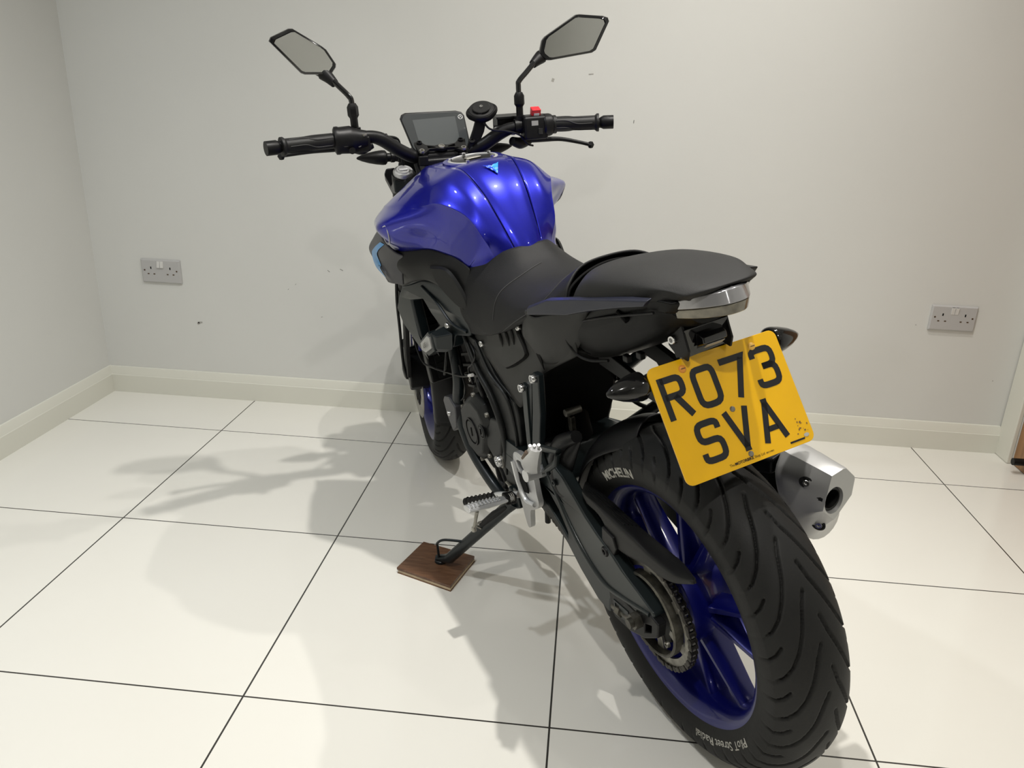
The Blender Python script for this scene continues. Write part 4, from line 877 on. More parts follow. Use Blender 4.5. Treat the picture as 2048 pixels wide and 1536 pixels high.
bolt('cover_bolt', (0.678, 0.143, 0.669), (0, 1, .1), .0075, .006, 'chrome', fcv)

# lower side panel beneath the seat, both sides
gp_t = [(0.606, 0.112, 0.668), (0.508, 0.110, 0.715), (0.421, 0.108, 0.750), (0.352, 0.108, 0.780), (0.291, 0.109, 0.788), (0.230, 0.108, 0.792), (0.165, 0.100, 0.780)]
gp_b = [(0.590, 0.116, 0.642), (0.522, 0.118, 0.622), (0.475, 0.117, 0.596), (0.408, 0.114, 0.558), (0.361, 0.114, 0.610), (0.287, 0.110, 0.672), (0.171, 0.096, 0.742)]
for s in (1, -1):
    S_ = (lambda vf: vf) if s > 0 else mir
    pan = part('lower_side_panel', S_(coons(gp_t, gp_b, 40, 14, (0, .005, 0))), 'grey2', solid=.004)
    pad = [(0.512, 0.1145, 0.690), (0.488, 0.1165, 0.668), (0.440, 0.1185, 0.646), (0.412, .1175, .650), (0.336, 0.1155, 0.695), (.333, .114, .712), (0.356, 0.1135, 0.738), (0.366, 0.1125, 0.765), (.426, .1135, .745)]
    gro = mesh_obj('vent_groove', S_(plate3([(x + (x - .415) * .07, y + .0025, z + (z - .70) * .08) for x, y, z in closed(pad, 36)], [], .006)), 'dark', pan)
    mesh_obj('vent_cover', S_(plate3([(x, y + .0075, z) for x, y, z in closed(pad, 36)], [], .010)), 'grey2', pan, bevel=.0025)
    if s > 0:
        for a, b_ in (((.440, .7350), (.428, .700)), ((.410, .748), (.395, .712)), ((.380, .758), (.372, .722))):
            mesh_obj('vent_rib', tube([(a[0], .1205, a[1] - .012), ((a[0] + b_[0]) / 2 - .004, .1225, (a[1] + b_[1]) / 2 - .012), (b_[0], .1225, b_[1] - .012)], [.002, .005, .001], 8, res=10), 'grey', pan)
        mesh_obj('panel_recess', plate3([(.322, .1155, .752), (.283, .1165, .752), (.268, .1155, .690), (.290, .1165, .715)], [], .002), 'dark', pan)
        for c in ((0.352, 0.1115, 0.750), (0.548, 0.115, 0.657)):
            bolt('panel_bolt', (c[0], c[1] + .003, c[2]), (0, 1, .1), .0075, .006, 'chrome', pan)
# main frame spar
sL = [(0.656, 0.120, 0.655), (0.619, 0.120, 0.590), (0.560, 0.120, 0.552), (0.530, 0.120, 0.495), (0.545, 0.120, 0.434), (0.571, 0.115, 0.354), (0.565, 0.110, 0.313), (0.545, 0.110, 0.280)]
sR = [(0.558, 0.122, 0.655), (0.508, 0.120, 0.592), (0.428, 0.118, 0.563), (0.426, 0.115, 0.486), (0.439, 0.112, 0.446), (0.452, 0.110, 0.398), (0.470, 0.110, 0.340), (0.495, 0.110, 0.290)]
for s in (1, -1):
    S_ = (lambda vf: vf) if s > 0 else mir
    spar = part('frame_spar', S_(plate3(cr(sL, 24) + cr(sR[::-1], 24), [], .030)), 'engine', bevel=.006, seg=3)
    if s > 0:
        mesh_obj('spar_rib', tube([(.640, .124, .650), (.590, .125, .585), (.535, .125, .545), (.500, .124, .480), (.510, .121, .410), (.530, .118, .340)], [.005, .007, .008, .008, .005, .003], 10, res=40), 'engine', spar)
        mesh_obj('spar_edge_tube', tube([(.575, .124, .655), (.525, .124, .600), (.452, .122, .565), (.440, .118, .490), (.452, .116, .430)], .0040, 8, res=30), 'engine', spar)
        bolt('pivot_nut', (0.541, 0.124, 0.373), (0, 1, 0), .0145, .010, 'chrome', spar)
        mesh_obj('pivot_washer', cyl((0.541, 0.121, 0.373), (0.541, 0.125, 0.373), .018, 24), 'steel', spar, sharp=30)
# front down part of the frame and lower cradle rail
part('frame_cradle', tube([(.800, .100, .600), (.765, .112, .500), (0.785, 0.118, 0.420), (0.775, 0.119, 0.360), (0.735, 0.118, 0.305), (0.667, 0.113, 0.262), (0.613, 0.108, 0.240), (.560, .105, .235)], .015, 12, res=50), 'frame')
part('frame_cradle', tube([(.800, -.100, .600), (.765, -.112, .500), (0.785, -.118, 0.420), (0.735, -.118, 0.305), (0.667, -.113, 0.262), (.560, -.105, .235)], .015, 12, res=50), 'frame')
part('chain_roller_link', tube([(.640, .100, .330), (.600, .102, .310), (.585, .102, .285), (.600, .100, .262)], .006, 8, res=16), 'black')
part('side_engine_bracket', tube([(.640, .098, .300), (.625, .100, .270), (.590, .100, .258)], .006, 8, res=12), 'black')
# engine: crankcase, cylinder, covers
cc = [(.790, .300), (.780, .420), (.720, .490), (.640, .520), (.560, .520), (.500, .480), (.480, .400), (.500, .330), (.580, .290), (.680, .270)]
eng = part('engine_case', prism(cc, -.105, .095), 'engine', bevel=.012, seg=3)
mesh_obj('cylinder', fixn(loft([[(.70, y, .47), (.80, y, .44), (.87, y, .58), (.77, y, .62)] for y in (-.065, .065)])), 'black', eng, bevel=.008)
for k in range(6):
    t = k / 5; mesh_obj('cooling_fin', fixn(loft([[(.702 + .07 * t, y, .478 + .13 * t), (.802 + .06 * t, y, .45 + .12 * t), (.806 + .06 * t, y, .455 + .12 * t), (.706 + .07 * t, y, .483 + .13 * t)] for y in (-.078, .078)])), 'engine', eng)
gen = [(0.746, 0.437), (0.700, 0.475), (0.652, 0.500), (0.600, 0.492), (0.580, 0.460), (0.585, 0.410), (0.615, 0.350), (0.665, 0.315), (0.727, 0.325), (0.755, 0.375)]
gc = mesh_obj('generator_cover', fixn(loft([[(x, .094, z) for x, z in gen], [(x, .118, z) for x, z in gen], [(.668 + (x - .668) * .80, .134, .408 + (z - .408) * .80) for x, z in gen]])), 'engine', eng, bevel=.005, seg=3)
mesh_obj('crank_cap_ring', lathe([(.031, .0), (.035, .0), (.035, .005), (.031, .005)], (.668, .132, .398), 'y', 40, closedprof=True), 'black', gc, sharp=30)
mesh_obj('crank_cap', lathe([(0, .003), (.027, .003), (.029, .0), (0, .0)], (.668, .133, .398), 'y', 40), 'engine', gc, sharp=30)
mesh_obj('cap_slot', box((.668, .1365, .398), (.003, .002, .022)), 'dark', gc)
mesh_obj('timing_cap', lathe([(0, .003), (.012, .003), (.014, .0), (.016, .0), (.016, .002), (.018, .002), (.018, 0)], (.605, .133, .425), 'y', 32), 'engine', gc, sharp=30)
mesh_obj('cap_slot', box((.605, .137, .425), (.002, .002, .014)), 'dark', gc)
for x, z in ((.745, .430), (.655, .496), (.588, .470), (.612, .352), (.668, .318), (.752, .372)): bolt('case_bolt', (x, .118, z), (0, 1, 0), .006, .007, 'steel', gc)
sc_o = [(0.560, 0.475), (0.505, 0.490), (0.500, 0.460), (.525, .400), (0.545, 0.375), (0.575, 0.365), (0.605, 0.385), (0.600, 0.435), (.575, .450)]
scv = mesh_obj('sprocket_cover', prism(sc_o, .095, .127), 'engine', eng, bevel=.006, seg=3)
mesh_obj('starter_motor', cyl((.69, .06, .535), (.60, .06, .530), .028, 24), 'black', eng, sharp=40)
for c in ((.640, .10, .525), (.585, .102, .515), (.70, .098, .512)): bolt('hose_clip', c, (0, 1, .3), .006, .010, 'chrome', eng)
mesh_obj('breather_hose', tube([(.66, .085, .535), (.62, .115, .545), (.60, .118, .520), (.62, .11, .505)], .006, 10, res=20), 'black', eng)
mesh_obj('throttle_body', cyl((.66, .0, .58), (.54, .0, .60), .035, 24), 'black', eng, sharp=40)
mesh_obj('airbox', prism([(.62, .62), (.60, .77), (.42, .75), (.40, .62)], -.085, .085), 'black', eng, bevel=.01)
gb = [(0.851, 0.413), (0.838, .428), (0.800, 0.440), (0.765, 0.424), (.770, .400), (0.783, 0.360), (0.815, 0.335), (0.838, 0.370)]
gbk = part('engine_front_bracket', prism(gb, .112, .136), 'scoop', bevel=.004)
bolt('bracket_bolt', (.812, .136, .390), (0, 1, 0), .007, .006, 'chrome', gbk)
# radiator and its guard behind the front wheel
rad = part('radiator', fixn(loft([[(.955, y, .66), (.985, y, .655), (.945, y, .43), (.915, y, .435)] for y in (-.135, .135)])), 'black', bevel=.005)
mesh_obj('radiator_core', fixn(loft([[(.952, y, .645), (.956, y, .645), (.916, y, .445), (.912, y, .445)] for y in (-.115, .115)])), 'engine', rad)
for k in range(9): mesh_obj('core_fin', box((.932 + .004 * (k - 4) * 0 + .0045 * (k - 4) * .8, 0, .545 + .020 * (k - 4)), (.006, .228, .003)), 'black', rad)
part('frame_head', fixn(loft([[(1.03, y, .70), (.985, y, .90), (.92, y, .90), (.80, y, .80), (.86, y, .66)] for y in (-.05, .05)])), 'frame', bevel=.01)
part('frame_upper_rail', fixn(loft([[(1.00, .05, .84), (1.00, .07, .74), (.94, .07, .73), (.94, .05, .86)], [(.60, .115, .72), (.60, .125, .67), (.58, .10, .66), (.58, .09, .72)]])), 'frame', bevel=.006)
part('frame_upper_rail', mir(fixn(loft([[(1.00, .05, .84), (1.00, .07, .74), (.94, .07, .73), (.94, .05, .86)], [(.60, .115, .72), (.60, .125, .67), (.58, .10, .66), (.58, .09, .72)]]))), 'frame', bevel=.006)
# cables and sensor lead with white sleeve
cb = part('clutch_cable', tube([(0.960, 0.150, 0.560), (0.912, 0.152, 0.507), (0.860, 0.142, 0.503), (0.805, 0.125, 0.503), (0.711, 0.122, 0.524), (0.640, 0.125, 0.552)], .0026, 8, res=40), 'black')
mesh_obj('cable_sleeve', tube([(.648, .1255, .549), (.622, .126, .560)], .0040, 10), 'rocker', cb)
part('brake_hose', tube([(.800, .140, .690), (.755, .138, .650), (.745, .135, .600), (.80, .13, .52), (.85, .12, .48)], .0028, 8, res=30), 'black')
part('wiring_lead', tube([(.62, .12, .64), (.585, .126, .620), (.61, .128, .590), (.66, .120, .560), (.640, .122, .530)], .0024, 8, res=30), 'black')
part('wiring_lead', tube([(.72, .12, .55), (.70, .122, .50), (.73, .12, .46), (.76, .118, .44)], .0022, 8, res=20), 'black')

# passenger bracket (open V), rider bracket (cast aluminium), pegs
vb = part('pillion_bracket', plate3([(0.338, 0.132, 0.645), (.322, .132, .640), (.330, .133, .560), (0.335, 0.135, 0.491), (.350, .135, .491), (.345, .134, .580)], [], .008), 'arm', bevel=.002)
mesh_obj('bracket_rail', plate3([(0.286, 0.132, 0.684), (.262, .132, .686), (.272, .133, .600), (.298, .136, .500), (0.326, 0.138, 0.490), (.298, .136, .600)], [], .014), 'frame', vb, bevel=.003)
mesh_obj('bracket_web', plate3([(.338, .128, .640), (.280, .128, .680), (.300, .128, .660), (.335, .130, .520)], [], .003), 'frame', vb)
for c in ((0.333, 0.133, 0.636), (0.275, 0.133, 0.676)):
    bolt('bracket_bolt', c, (0, 1, .1), .009, .008, 'chrome', vb)
mesh_obj('bracket_foot', tube([(.255, .148, .545), (.178, .150, .572), (.196, .150, .540), (.278, .148, .475)], .0065, 8, res=0), 'arm', vb)
mesh_obj('foot_bar', tube([(.255, .148, .545), (.235, .150, .500), (.278, .148, .475)], .006, 8), 'arm', vb)
def cpoly(L, n=40): return closed(L, n)
bo = [(0.425, 0.140, 0.425), (0.412, 0.142, 0.458), (0.385, 0.145, 0.474), (0.350, 0.147, 0.478), (0.322, 0.147, 0.470), (0.318, 0.145, 0.439), (0.322, 0.142, 0.405), (0.318, .142, .385), (0.330, 0.140, 0.366), (0.350, 0.140, 0.350), (.372, .140, .335), (0.383, 0.140, 0.290), (0.398, 0.140, 0.286), (.412, .140, .330), (0.418, 0.142, 0.365), (0.408, 0.142, 0.385), (0.428, 0.142, 0.398)]
bh = [(0.395, 0.145, 0.450), (0.380, 0.146, 0.458), (.352, .147, .460), (0.345, 0.147, 0.450), (.355, .146, .436), (0.382, 0.145, 0.431)]
rb = part('rider_peg_bracket', plate3(cr(bo + [bo[0]], 60)[:-1], cr(bh + [bh[0]], 20)[:-1], .012), 'alu', bevel=.002)
mesh_obj('bracket_slot', plate3([(.392, .1455, .424), (.358, .1465, .415), (.352, .1465, .392), (.378, .145, .382), (.392, .145, .402)], [], .002), 'dark', rb)
mesh_obj('bracket_rib', tube([(.414, .145, .440), (.398, .146, .395), (.372, .146, .366), (.335, .144, .372)], .005, 8, res=16), 'alu', rb)
# pillion footpeg, folded up
pk = [(0.262, .165, 0.498), (0.250, .175, 0.512), (0.196, .197, 0.566), (0.150, .205, 0.612)]
pp = part('pillion_footpeg', tube(pk, [.010, .0155, .0175, .010], 8, res=12, flat=(1.1, .62)), 'alu', sharp=35)
mesh_obj('peg_rubber', tube([(.222, .196, .546), (.192, .207, .577), (.166, .213, .602)], [.006, .008, .006], 8, flat=(1.1, .6)), 'brown', pp, bevel=.0)
mesh_obj('peg_pivot', cyl((.266, .135, .488), (.262, .185, .494), .012, 16), 'alu', pp, sharp=30)
for k in range(3): mesh_obj('peg_tooth', cyl((.148 + .007 * k, .200 + .005 * k, .614 - .002 * k), (.142 + .007 * k, .202 + .005 * k, .622 - .002 * k), .003, 8), 'alu', pp)
# rider footpeg: serrated bar on a hinge
pa, pb = Vector((.432, .168, .345)), Vector((.418, .262, .366))
rp = part('rider_footpeg', tube([pa, pa.lerp(pb, .5), pb], [.0095, .0125, .011], 8, flat=(1.3, .62)), 'alu', bevel=.001)
for k in range(9):
    for q in (-1, 0, 1):
        c = pa.lerp(pb, .18 + .09 * k) + Vector((q * .008 - .001, 0, .0075)); mesh_obj('peg_tooth', place(lathe([(0, .0035), (.0030, 0), (0, 0)], axis='z', n=4), Matrix.Identity(3), c), 'alu', rp, smooth=False)
mesh_obj('peg_hinge', box((.435, .158, .342), (.026, .026, .020), Matrix.Rotation(.2, 3, 'X')), 'black', rp, bevel=.003)
mesh_obj('hinge_pin', cyl((.418, .158, .350), (.452, .158, .336), .0045, 12), 'chrome', rp)
mesh_obj('peg_spring', tube([(.43 + .009 * math.cos(a), .150 + .0012 * a / 2, .345 + .009 * math.sin(a)) for a in np.linspace(0, 6 * PI, 40)], .0013, 6), 'steel', rp)
mesh_obj('peg_feeler', tube([(.420, .240, .350), (.421, .247, .328), (.423, .252, .312)], [.0045, .0035, .0035], 8), 'steel', rp)
mesh_obj('feeler_tip', lathe([(0, -.006), (.005, -.005), (.0055, .0), (.004, .005), (0, .006)], (.423, .253, .309), 'z', 12), 'steel', rp)
# gear lever
gl_ = part('gear_lever', tube([(.430, .135, .345), (.462, .150, .333), (.480, .162, .330), (.505, .178, .318)], [.008, .007, .006, .006], 10, res=16, flat=(1, 1)), 'alu')
mesh_obj('lever_rubber', tube([(.488, .166, .324), (.520, .200, .308), (.548, .222, .298)], [.0085, .010, .009], 12), 'grip', gl_, sharp=30)
for k in range(7):
    t = k / 6; c = Vector((.494, .172, .321)).lerp(Vector((.542, .216, .300)), t); mesh_obj('rubber_ridge', place(lathe([(.0092, -.001), (.0112, 0), (.0092, .001)], axis='z', n=14), axes_from((.66, .71, -.3)), c), 'grip', gl_)
part('gear_linkage', cyl((.400, .128, .330), (.560, .110, .300), .004, 8), 'steel')
# side stand
stp, sft = Vector((.500, .122, .285)), Vector((.655, .255, .088))
sst = part('side_stand', tube([stp, stp.lerp(sft, .12), stp.lerp(sft, .5), sft, Vector((.672, .264, .080)), Vector((.688, .279, .0785))], [.017, .0145, .014, .0135, .011, .009], 14), 'frame')
mesh_obj('stand_foot', place(lathe([(0, .006), (.012, .006), (.015, .003), (.015, -.002), (0, -.003)], axis='z', n=20), Matrix(((1, 0, 0), (0, math.cos(.19), -math.sin(.19)), (0, math.sin(.19), math.cos(.19)))), (.684, .272, .0695)), 'frame', sst)
mesh_obj('stand_tang', tube([stp.lerp(sft, .70) + Vector((.008, .008, 0)), (.648, .262, .150), (.664, .276, .137), (.668, .276, .125), (.680, .276, .080)], .0032, 8, res=30), 'frame', sst)
mesh_obj('stand_spring', tube([(.505, .140, .275), (.53, .165, .250), (.56, .190, .215)], [.006, .0085, .006], 10), 'black', sst)
mesh_obj('stand_bracket', prism([(.475, .310), (.520, .315), (.530, .275), (.500, .262), (.470, .280)], .100, .124), 'frame', sst, bevel=.004)
mesh_obj('spring_hook', tube([(.555, .185, .225), (.560, .198, .222), (.566, .200, .212), (.560, .192, .204)], .0028, 6, res=12), 'steel', sst)
mesh_obj('stand_pivot_bolt', cyl((.500, .10, .287), (.500, .137, .283), .009, 6), 'steel', sst, sharp=30)
# hanging link below the chain
part('chain_guide', tube([(.462, .058, .275), (.470, .058, .235), (.474, .058, .215)], .007, 10), 'black')
part('chain_guide_block', box((.44, .06, .30), (.05, .03, .02)), 'black', bevel=.003)

# dark inner mass behind the rear wheel: battery box, subframe rails, shock, reservoir
part('inner_mudguard', fixn(loft([[(.400, y, .780), (.220, y, .790), (.150, y, .745), (.235, y, .730), (.335, y, .640), (.370, y, .520), (.395, y, .470), (.430, y, .500)] for y in (-.085, .085)])), 'dark', bevel=.008)
for y in (.075, -.075): part('subframe_rail', tube([(.600, y * 1.4, .70), (.400, y * 1.25, .74), (.200, y, .800), (.00, y * .8, .850)], .012, 10, res=20), 'frame')
part('subframe_strut', tube([(.47, -.10, .50), (.30, -.09, .63), (.16, -.08, .74)], .012, 10), 'frame')
part('rear_shock', cyl((.42, 0, .62), (.36, 0, .40), .028, 20), 'dark')
part('fluid_reservoir', tube([(.360, -.105, .610), (.360, -.105, .575)], .024, 20), 'gloss')
rsb = part('right_bracket_bar', tube([(.300, -.100, .735), (.180, -.11, .62), (.10, -.115, .60)], [.010, .012, .010], 10), 'black')
part('rear_brake_hose', tube([(.40, -.09, .56), (.28, -.095, .54), (.14, -.10, .58), (.05, -.10, .50), (.01, -.11, .40)], .0045, 8, res=30), 'black')
part('right_tube', tube([(.36, -.10, .46), (.28, -.10, .52), (.20, -.10, .585), (.15, -.10, .61)], [.010, .013, .012, .008], 12), 'black')
jc = part('linkage_joint', cyl((.345, .010, .545), (.345, .045, .545), .008, 12), 'steel')
mesh_obj('joint_tab', box((.350, .03, .515), (.016, .01, .035)), 'ring', jc, bevel=.002)

# ---------------------------------------------------------------- steered front end
fwp = bpy.data.objects.new('front_wheel', None); C.objects.link(fwp); fwp.parent = bike
tyre('tyre', 1.325, 0.293, 0.293, 0.112, 0.064, 1, fwp, xf=steer, nphi=600)
def fs(name, vf, m, parent, **k): return mesh_obj(name, steer(vf), m, parent, **k)
fs('rim', lathe(rimprof(0.045, 0.196), AXF, n=96, closedprof=True), 'rimblue', fwp, sharp=30)
for sp_ in spoke_set(AXF, 5, 60.0, 13.5, 0.040, 0.199, 0.018, 0.012, 0.050, 0.036, 0.0, 0.0): fs('spoke', sp_, 'rimblue', fwp, sharp=40)
fs('hub', lathe([(0, .05), (.04, .05), (.045, .03), (.045, -.03), (.04, -.05), (0, -.05)], AXF, n=40), 'rimblue', fwp, sharp=30)
fs('brake_disc', lathe([(.105, .068), (.142, .068), (.146, .070), (.142, .072), (.105, .072)], AXF, n=96, closedprof=True), 'steel', fwp)
for k in range(14):
    a = 2 * PI * k / 14; fs('disc_arm', fixn(loft([[(1.325 + r * math.cos(a + d), y, .293 + r * math.sin(a + d)) for r, d in ((.045, -.1), (.108, -.04), (.108, .04), (.045, .1))] for y in (.068, .071)])), 'black', fwp)
fk = {}
for s in (1, -1):
    y = .090 * s
    f_ = part('fork_leg', steer(join(cyl((.985, y, .915), (1.135, y, .607), .0265, 28), )), 'black', sharp=40)
    fk[s] = f_
    fs('fork_upper', cyl((.966, y, .957), (1.015, y, .855), .0285, 28), 'black', f_, sharp=40)
    fs('fork_slider', cyl((1.13, y, .618), (1.255, y, .362), .0185, 24), 'chrome', f_)
    fs('fork_foot', tube([(1.225, y, .43), (1.275, y, .33), (1.325, y * .98, .290)], [.026, .026, .020], 16), 'black', f_)
    fs('dust_seal', cyl((1.125, y, .628), (1.145, y, .587), .030, 24), 'black', f_, sharp=40)
    fs('fork_cap', place(lathe([(0, .010), (.010, .010), (.012, .013), (.016, .013), (.018, .010), (.0225, .009), (.0245, .006), (.025, 0), (0, 0)], axis='z', n=32), axes_from(sax), Vector((.966, y, .957))), 'alu', f_, sharp=30)
    fs('cap_hex', place(box((0, 0, .0125), (.022, .008, .004)), axes_from(sax), Vector((.966, y, .957))), 'alu', f_, bevel=.001)
fs('caliper', fixn(loft([[(1.175, y, .345), (1.215, y, .405), (1.245, y, .385), (1.235, y, .310), (1.200, y, .285), (1.175, y, .305)] for y in (.045, .105)])), 'black', fk[1], bevel=.006)
spart('front_mudguard', surf([[(1.325 + r * math.cos(a), yy, .293 + r * math.sin(a)) for yy, r in ((-.062, .272), (-.058, .300), (-.03, .316), (0, .321), (.03, .316), (.058, .300), (.062, .272))] for a in np.radians(np.linspace(35, 190, 14))], 40, 21), 'black', solid=.003)
# mudguard flank and reflector hanging beside the fork
flk = spart('fork_guard', plate3([(1.055, .108, .650), (1.08, .110, .655), (1.13, .112, .560), (1.17, .114, .46), (1.21, .112, .40), (1.20, .112, .33), (1.17, .112, .34), (1.15, .112, .43), (1.10, .110, .55)], [], .012), 'black', bevel=.003)
spart('brake_line', tube([(1.05, .115, .76), (1.10, .125, .62), (1.15, .122, .50), (1.20, .118, .38), (1.19, .112, .33)], .0042, 8, res=40), 'black')
# triple clamp and risers
spart('lower_clamp', prism([(1.09, -.12), (1.09, .12), (1.02, .115), (1.00, .04), (1.00, -.04), (1.02, -.115)], .70, .735, 'xy'), 'frame', bevel=.006)
tcl = spart('top_clamp', fixn(loft([[(1.015, -.118, .925), (1.015, .118, .925), (.95, .118, .945), (.925, .05, .950), (.925, -.05, .950), (.95, -.118, .945)], [(1.005, -.118, .902), (1.005, .118, .902), (.945, .118, .915), (.915, .05, .920), (.915, -.05, .920), (.945, -.118, .915)]])), 'frame', bevel=.005)
fs('riser', fixn(loft([[(.955, -.058, z), (.955, .058, z), (.890, .046, z), (.890, -.046, z)] for z in (.905, .996)])), 'black', tcl, bevel=.008)
fs('key_barrel', cyl((.91, 0, .955), (.895, 0, .985), .02, 20), 'black', tcl, sharp=30)
hb = spart('handlebar', tube([(.822, .372, 1.0555), (.868, .235, 1.056), (.880, .185, 1.058), (.893, .145, 1.049), (.905, .100, 1.018), (.918, .060, .999), (.924, .0, .996), (.918, -.060, .999), (.903, -.100, 1.016), (.893, -.145, 1.043), (.880, -.185, 1.054), (.868, -.235, 1.054), (.822, -.372, 1.0525)], [.011, .011, .012, .0155, .0155, .0155, .0155, .0155, .0155, .0155, .012, .011, .011], 18, res=120), 'black')
# bar clamp top plate with two triangular windows
tpo = [(.062, .934), (.058, .900), (.048, .888), (.040, .895), (.030, .905), (.012, .906), (0, .902), (-.012, .906), (-.030, .905), (-.040, .895), (-.048, .888), (-.058, .900), (-.062, .934), (-.048, .938), (-.036, .922), (-.015, .917), (0, .921), (.015, .917), (.036, .922), (.048, .938)]
def tp(y, x, z0=0): return (x - .438 * z0, y, 1.008 + .487 * (x - .888) + .899 * z0)
from mathutils.geometry import tessellate_polygon
w1 = [(.014, .909), (.033, .909), (.033, .918), (.016, .9125)]; w2 = [(-a, b) for a, b in w1]
Pall = tpo + w1 + w2; T_ = tessellate_polygon([[Vector((a, b, 0)) for a, b in L] for L in (tpo, w1, w2)]); nP = len(Pall)
Vt = [tp(a, b) for a, b in Pall] + [tp(a, b, -.007) for a, b in Pall]; Ft = [list(t) for t in T_] + [[i + nP for i in t[::-1]] for t in T_]; k0 = 0
for L in (tpo, w1, w2):
    for i in range(len(L)): j = (i + 1) % len(L); Ft.append([k0 + i, k0 + j, nP + k0 + j, nP + k0 + i])
    k0 += len(L)
bcp = spart('bar_clamp', fixn((Vt, Ft)), 'grey', bevel=.0012)
for s in (1, -1):
    fs('clamp_block', fixn(loft([[(.934, s * .062, z), (.934, s * .036, z), (.886, s * .038, z), (.890, s * .060, z)] for z in (.980, 1.003)])), 'black', bcp, bevel=.003)
    for x in (.896, .928): fs('clamp_bolt', place(lathe([(0, .001), (.003, .001), (.0038, .005), (.006, .005), (.0068, .003), (.0068, 0), (0, 0)], axis='z', n=18), axes_from(sax), (x, s * .050, 1.008 + .487 * (x - .888))), 'steel' if x < .9 else 'black', bcp)
fs('clamp_emblem', place(lathe([(0, .0005), (.005, .0005), (.0055, .0018), (.0075, .0018), (.008, 0), (0, 0)], axis='z', n=28), axes_from(sax), (.9115, 0, 1.0195)), 'steel', bcp)

# controls, both ends
def control(s):
    E0, E1 = Vector((.822, .372 * s, 1.054)), Vector((.868, .235 * s, 1.055)); d = (E0 - E1).normalized()
    g = spart('hand_grip', tube([E1 + d * .002, E1 + d * .008, E1 + d * .012, E1 + d * .075, E1 + d * .126, E1 + d * .131, E1 + d * .136], [.0215, .0215, .0165, .0158, .0165, .0205, .0205], 24), 'grip', sharp=30)
    for k in range(6):
        a = k * PI / 3; n1 = Vector((0, 0, 1)); n2 = d.cross(n1).normalized(); o_ = n1 * math.cos(a) + n2 * math.sin(a); o2_ = n1 * math.cos(a + .5) + n2 * math.sin(a + .5)
        fs('grip_rib', tube([E1 + d * .02 + o_ * .0158, E1 + d * .06 + o_ * .0162, E1 + d * .085 + o2_ * .0162, E1 + d * .120 + o2_ * .0160], .0014, 6, res=14), 'grip', g)
    fs('bar_end_weight', tube([E0 - d * .008, E0 - d * .004, E0 + d * .002, E0 + d * .0255], [.010, .0125, .0155, .0155], 24), 'black', g, sharp=35)
    return E0, E1, d
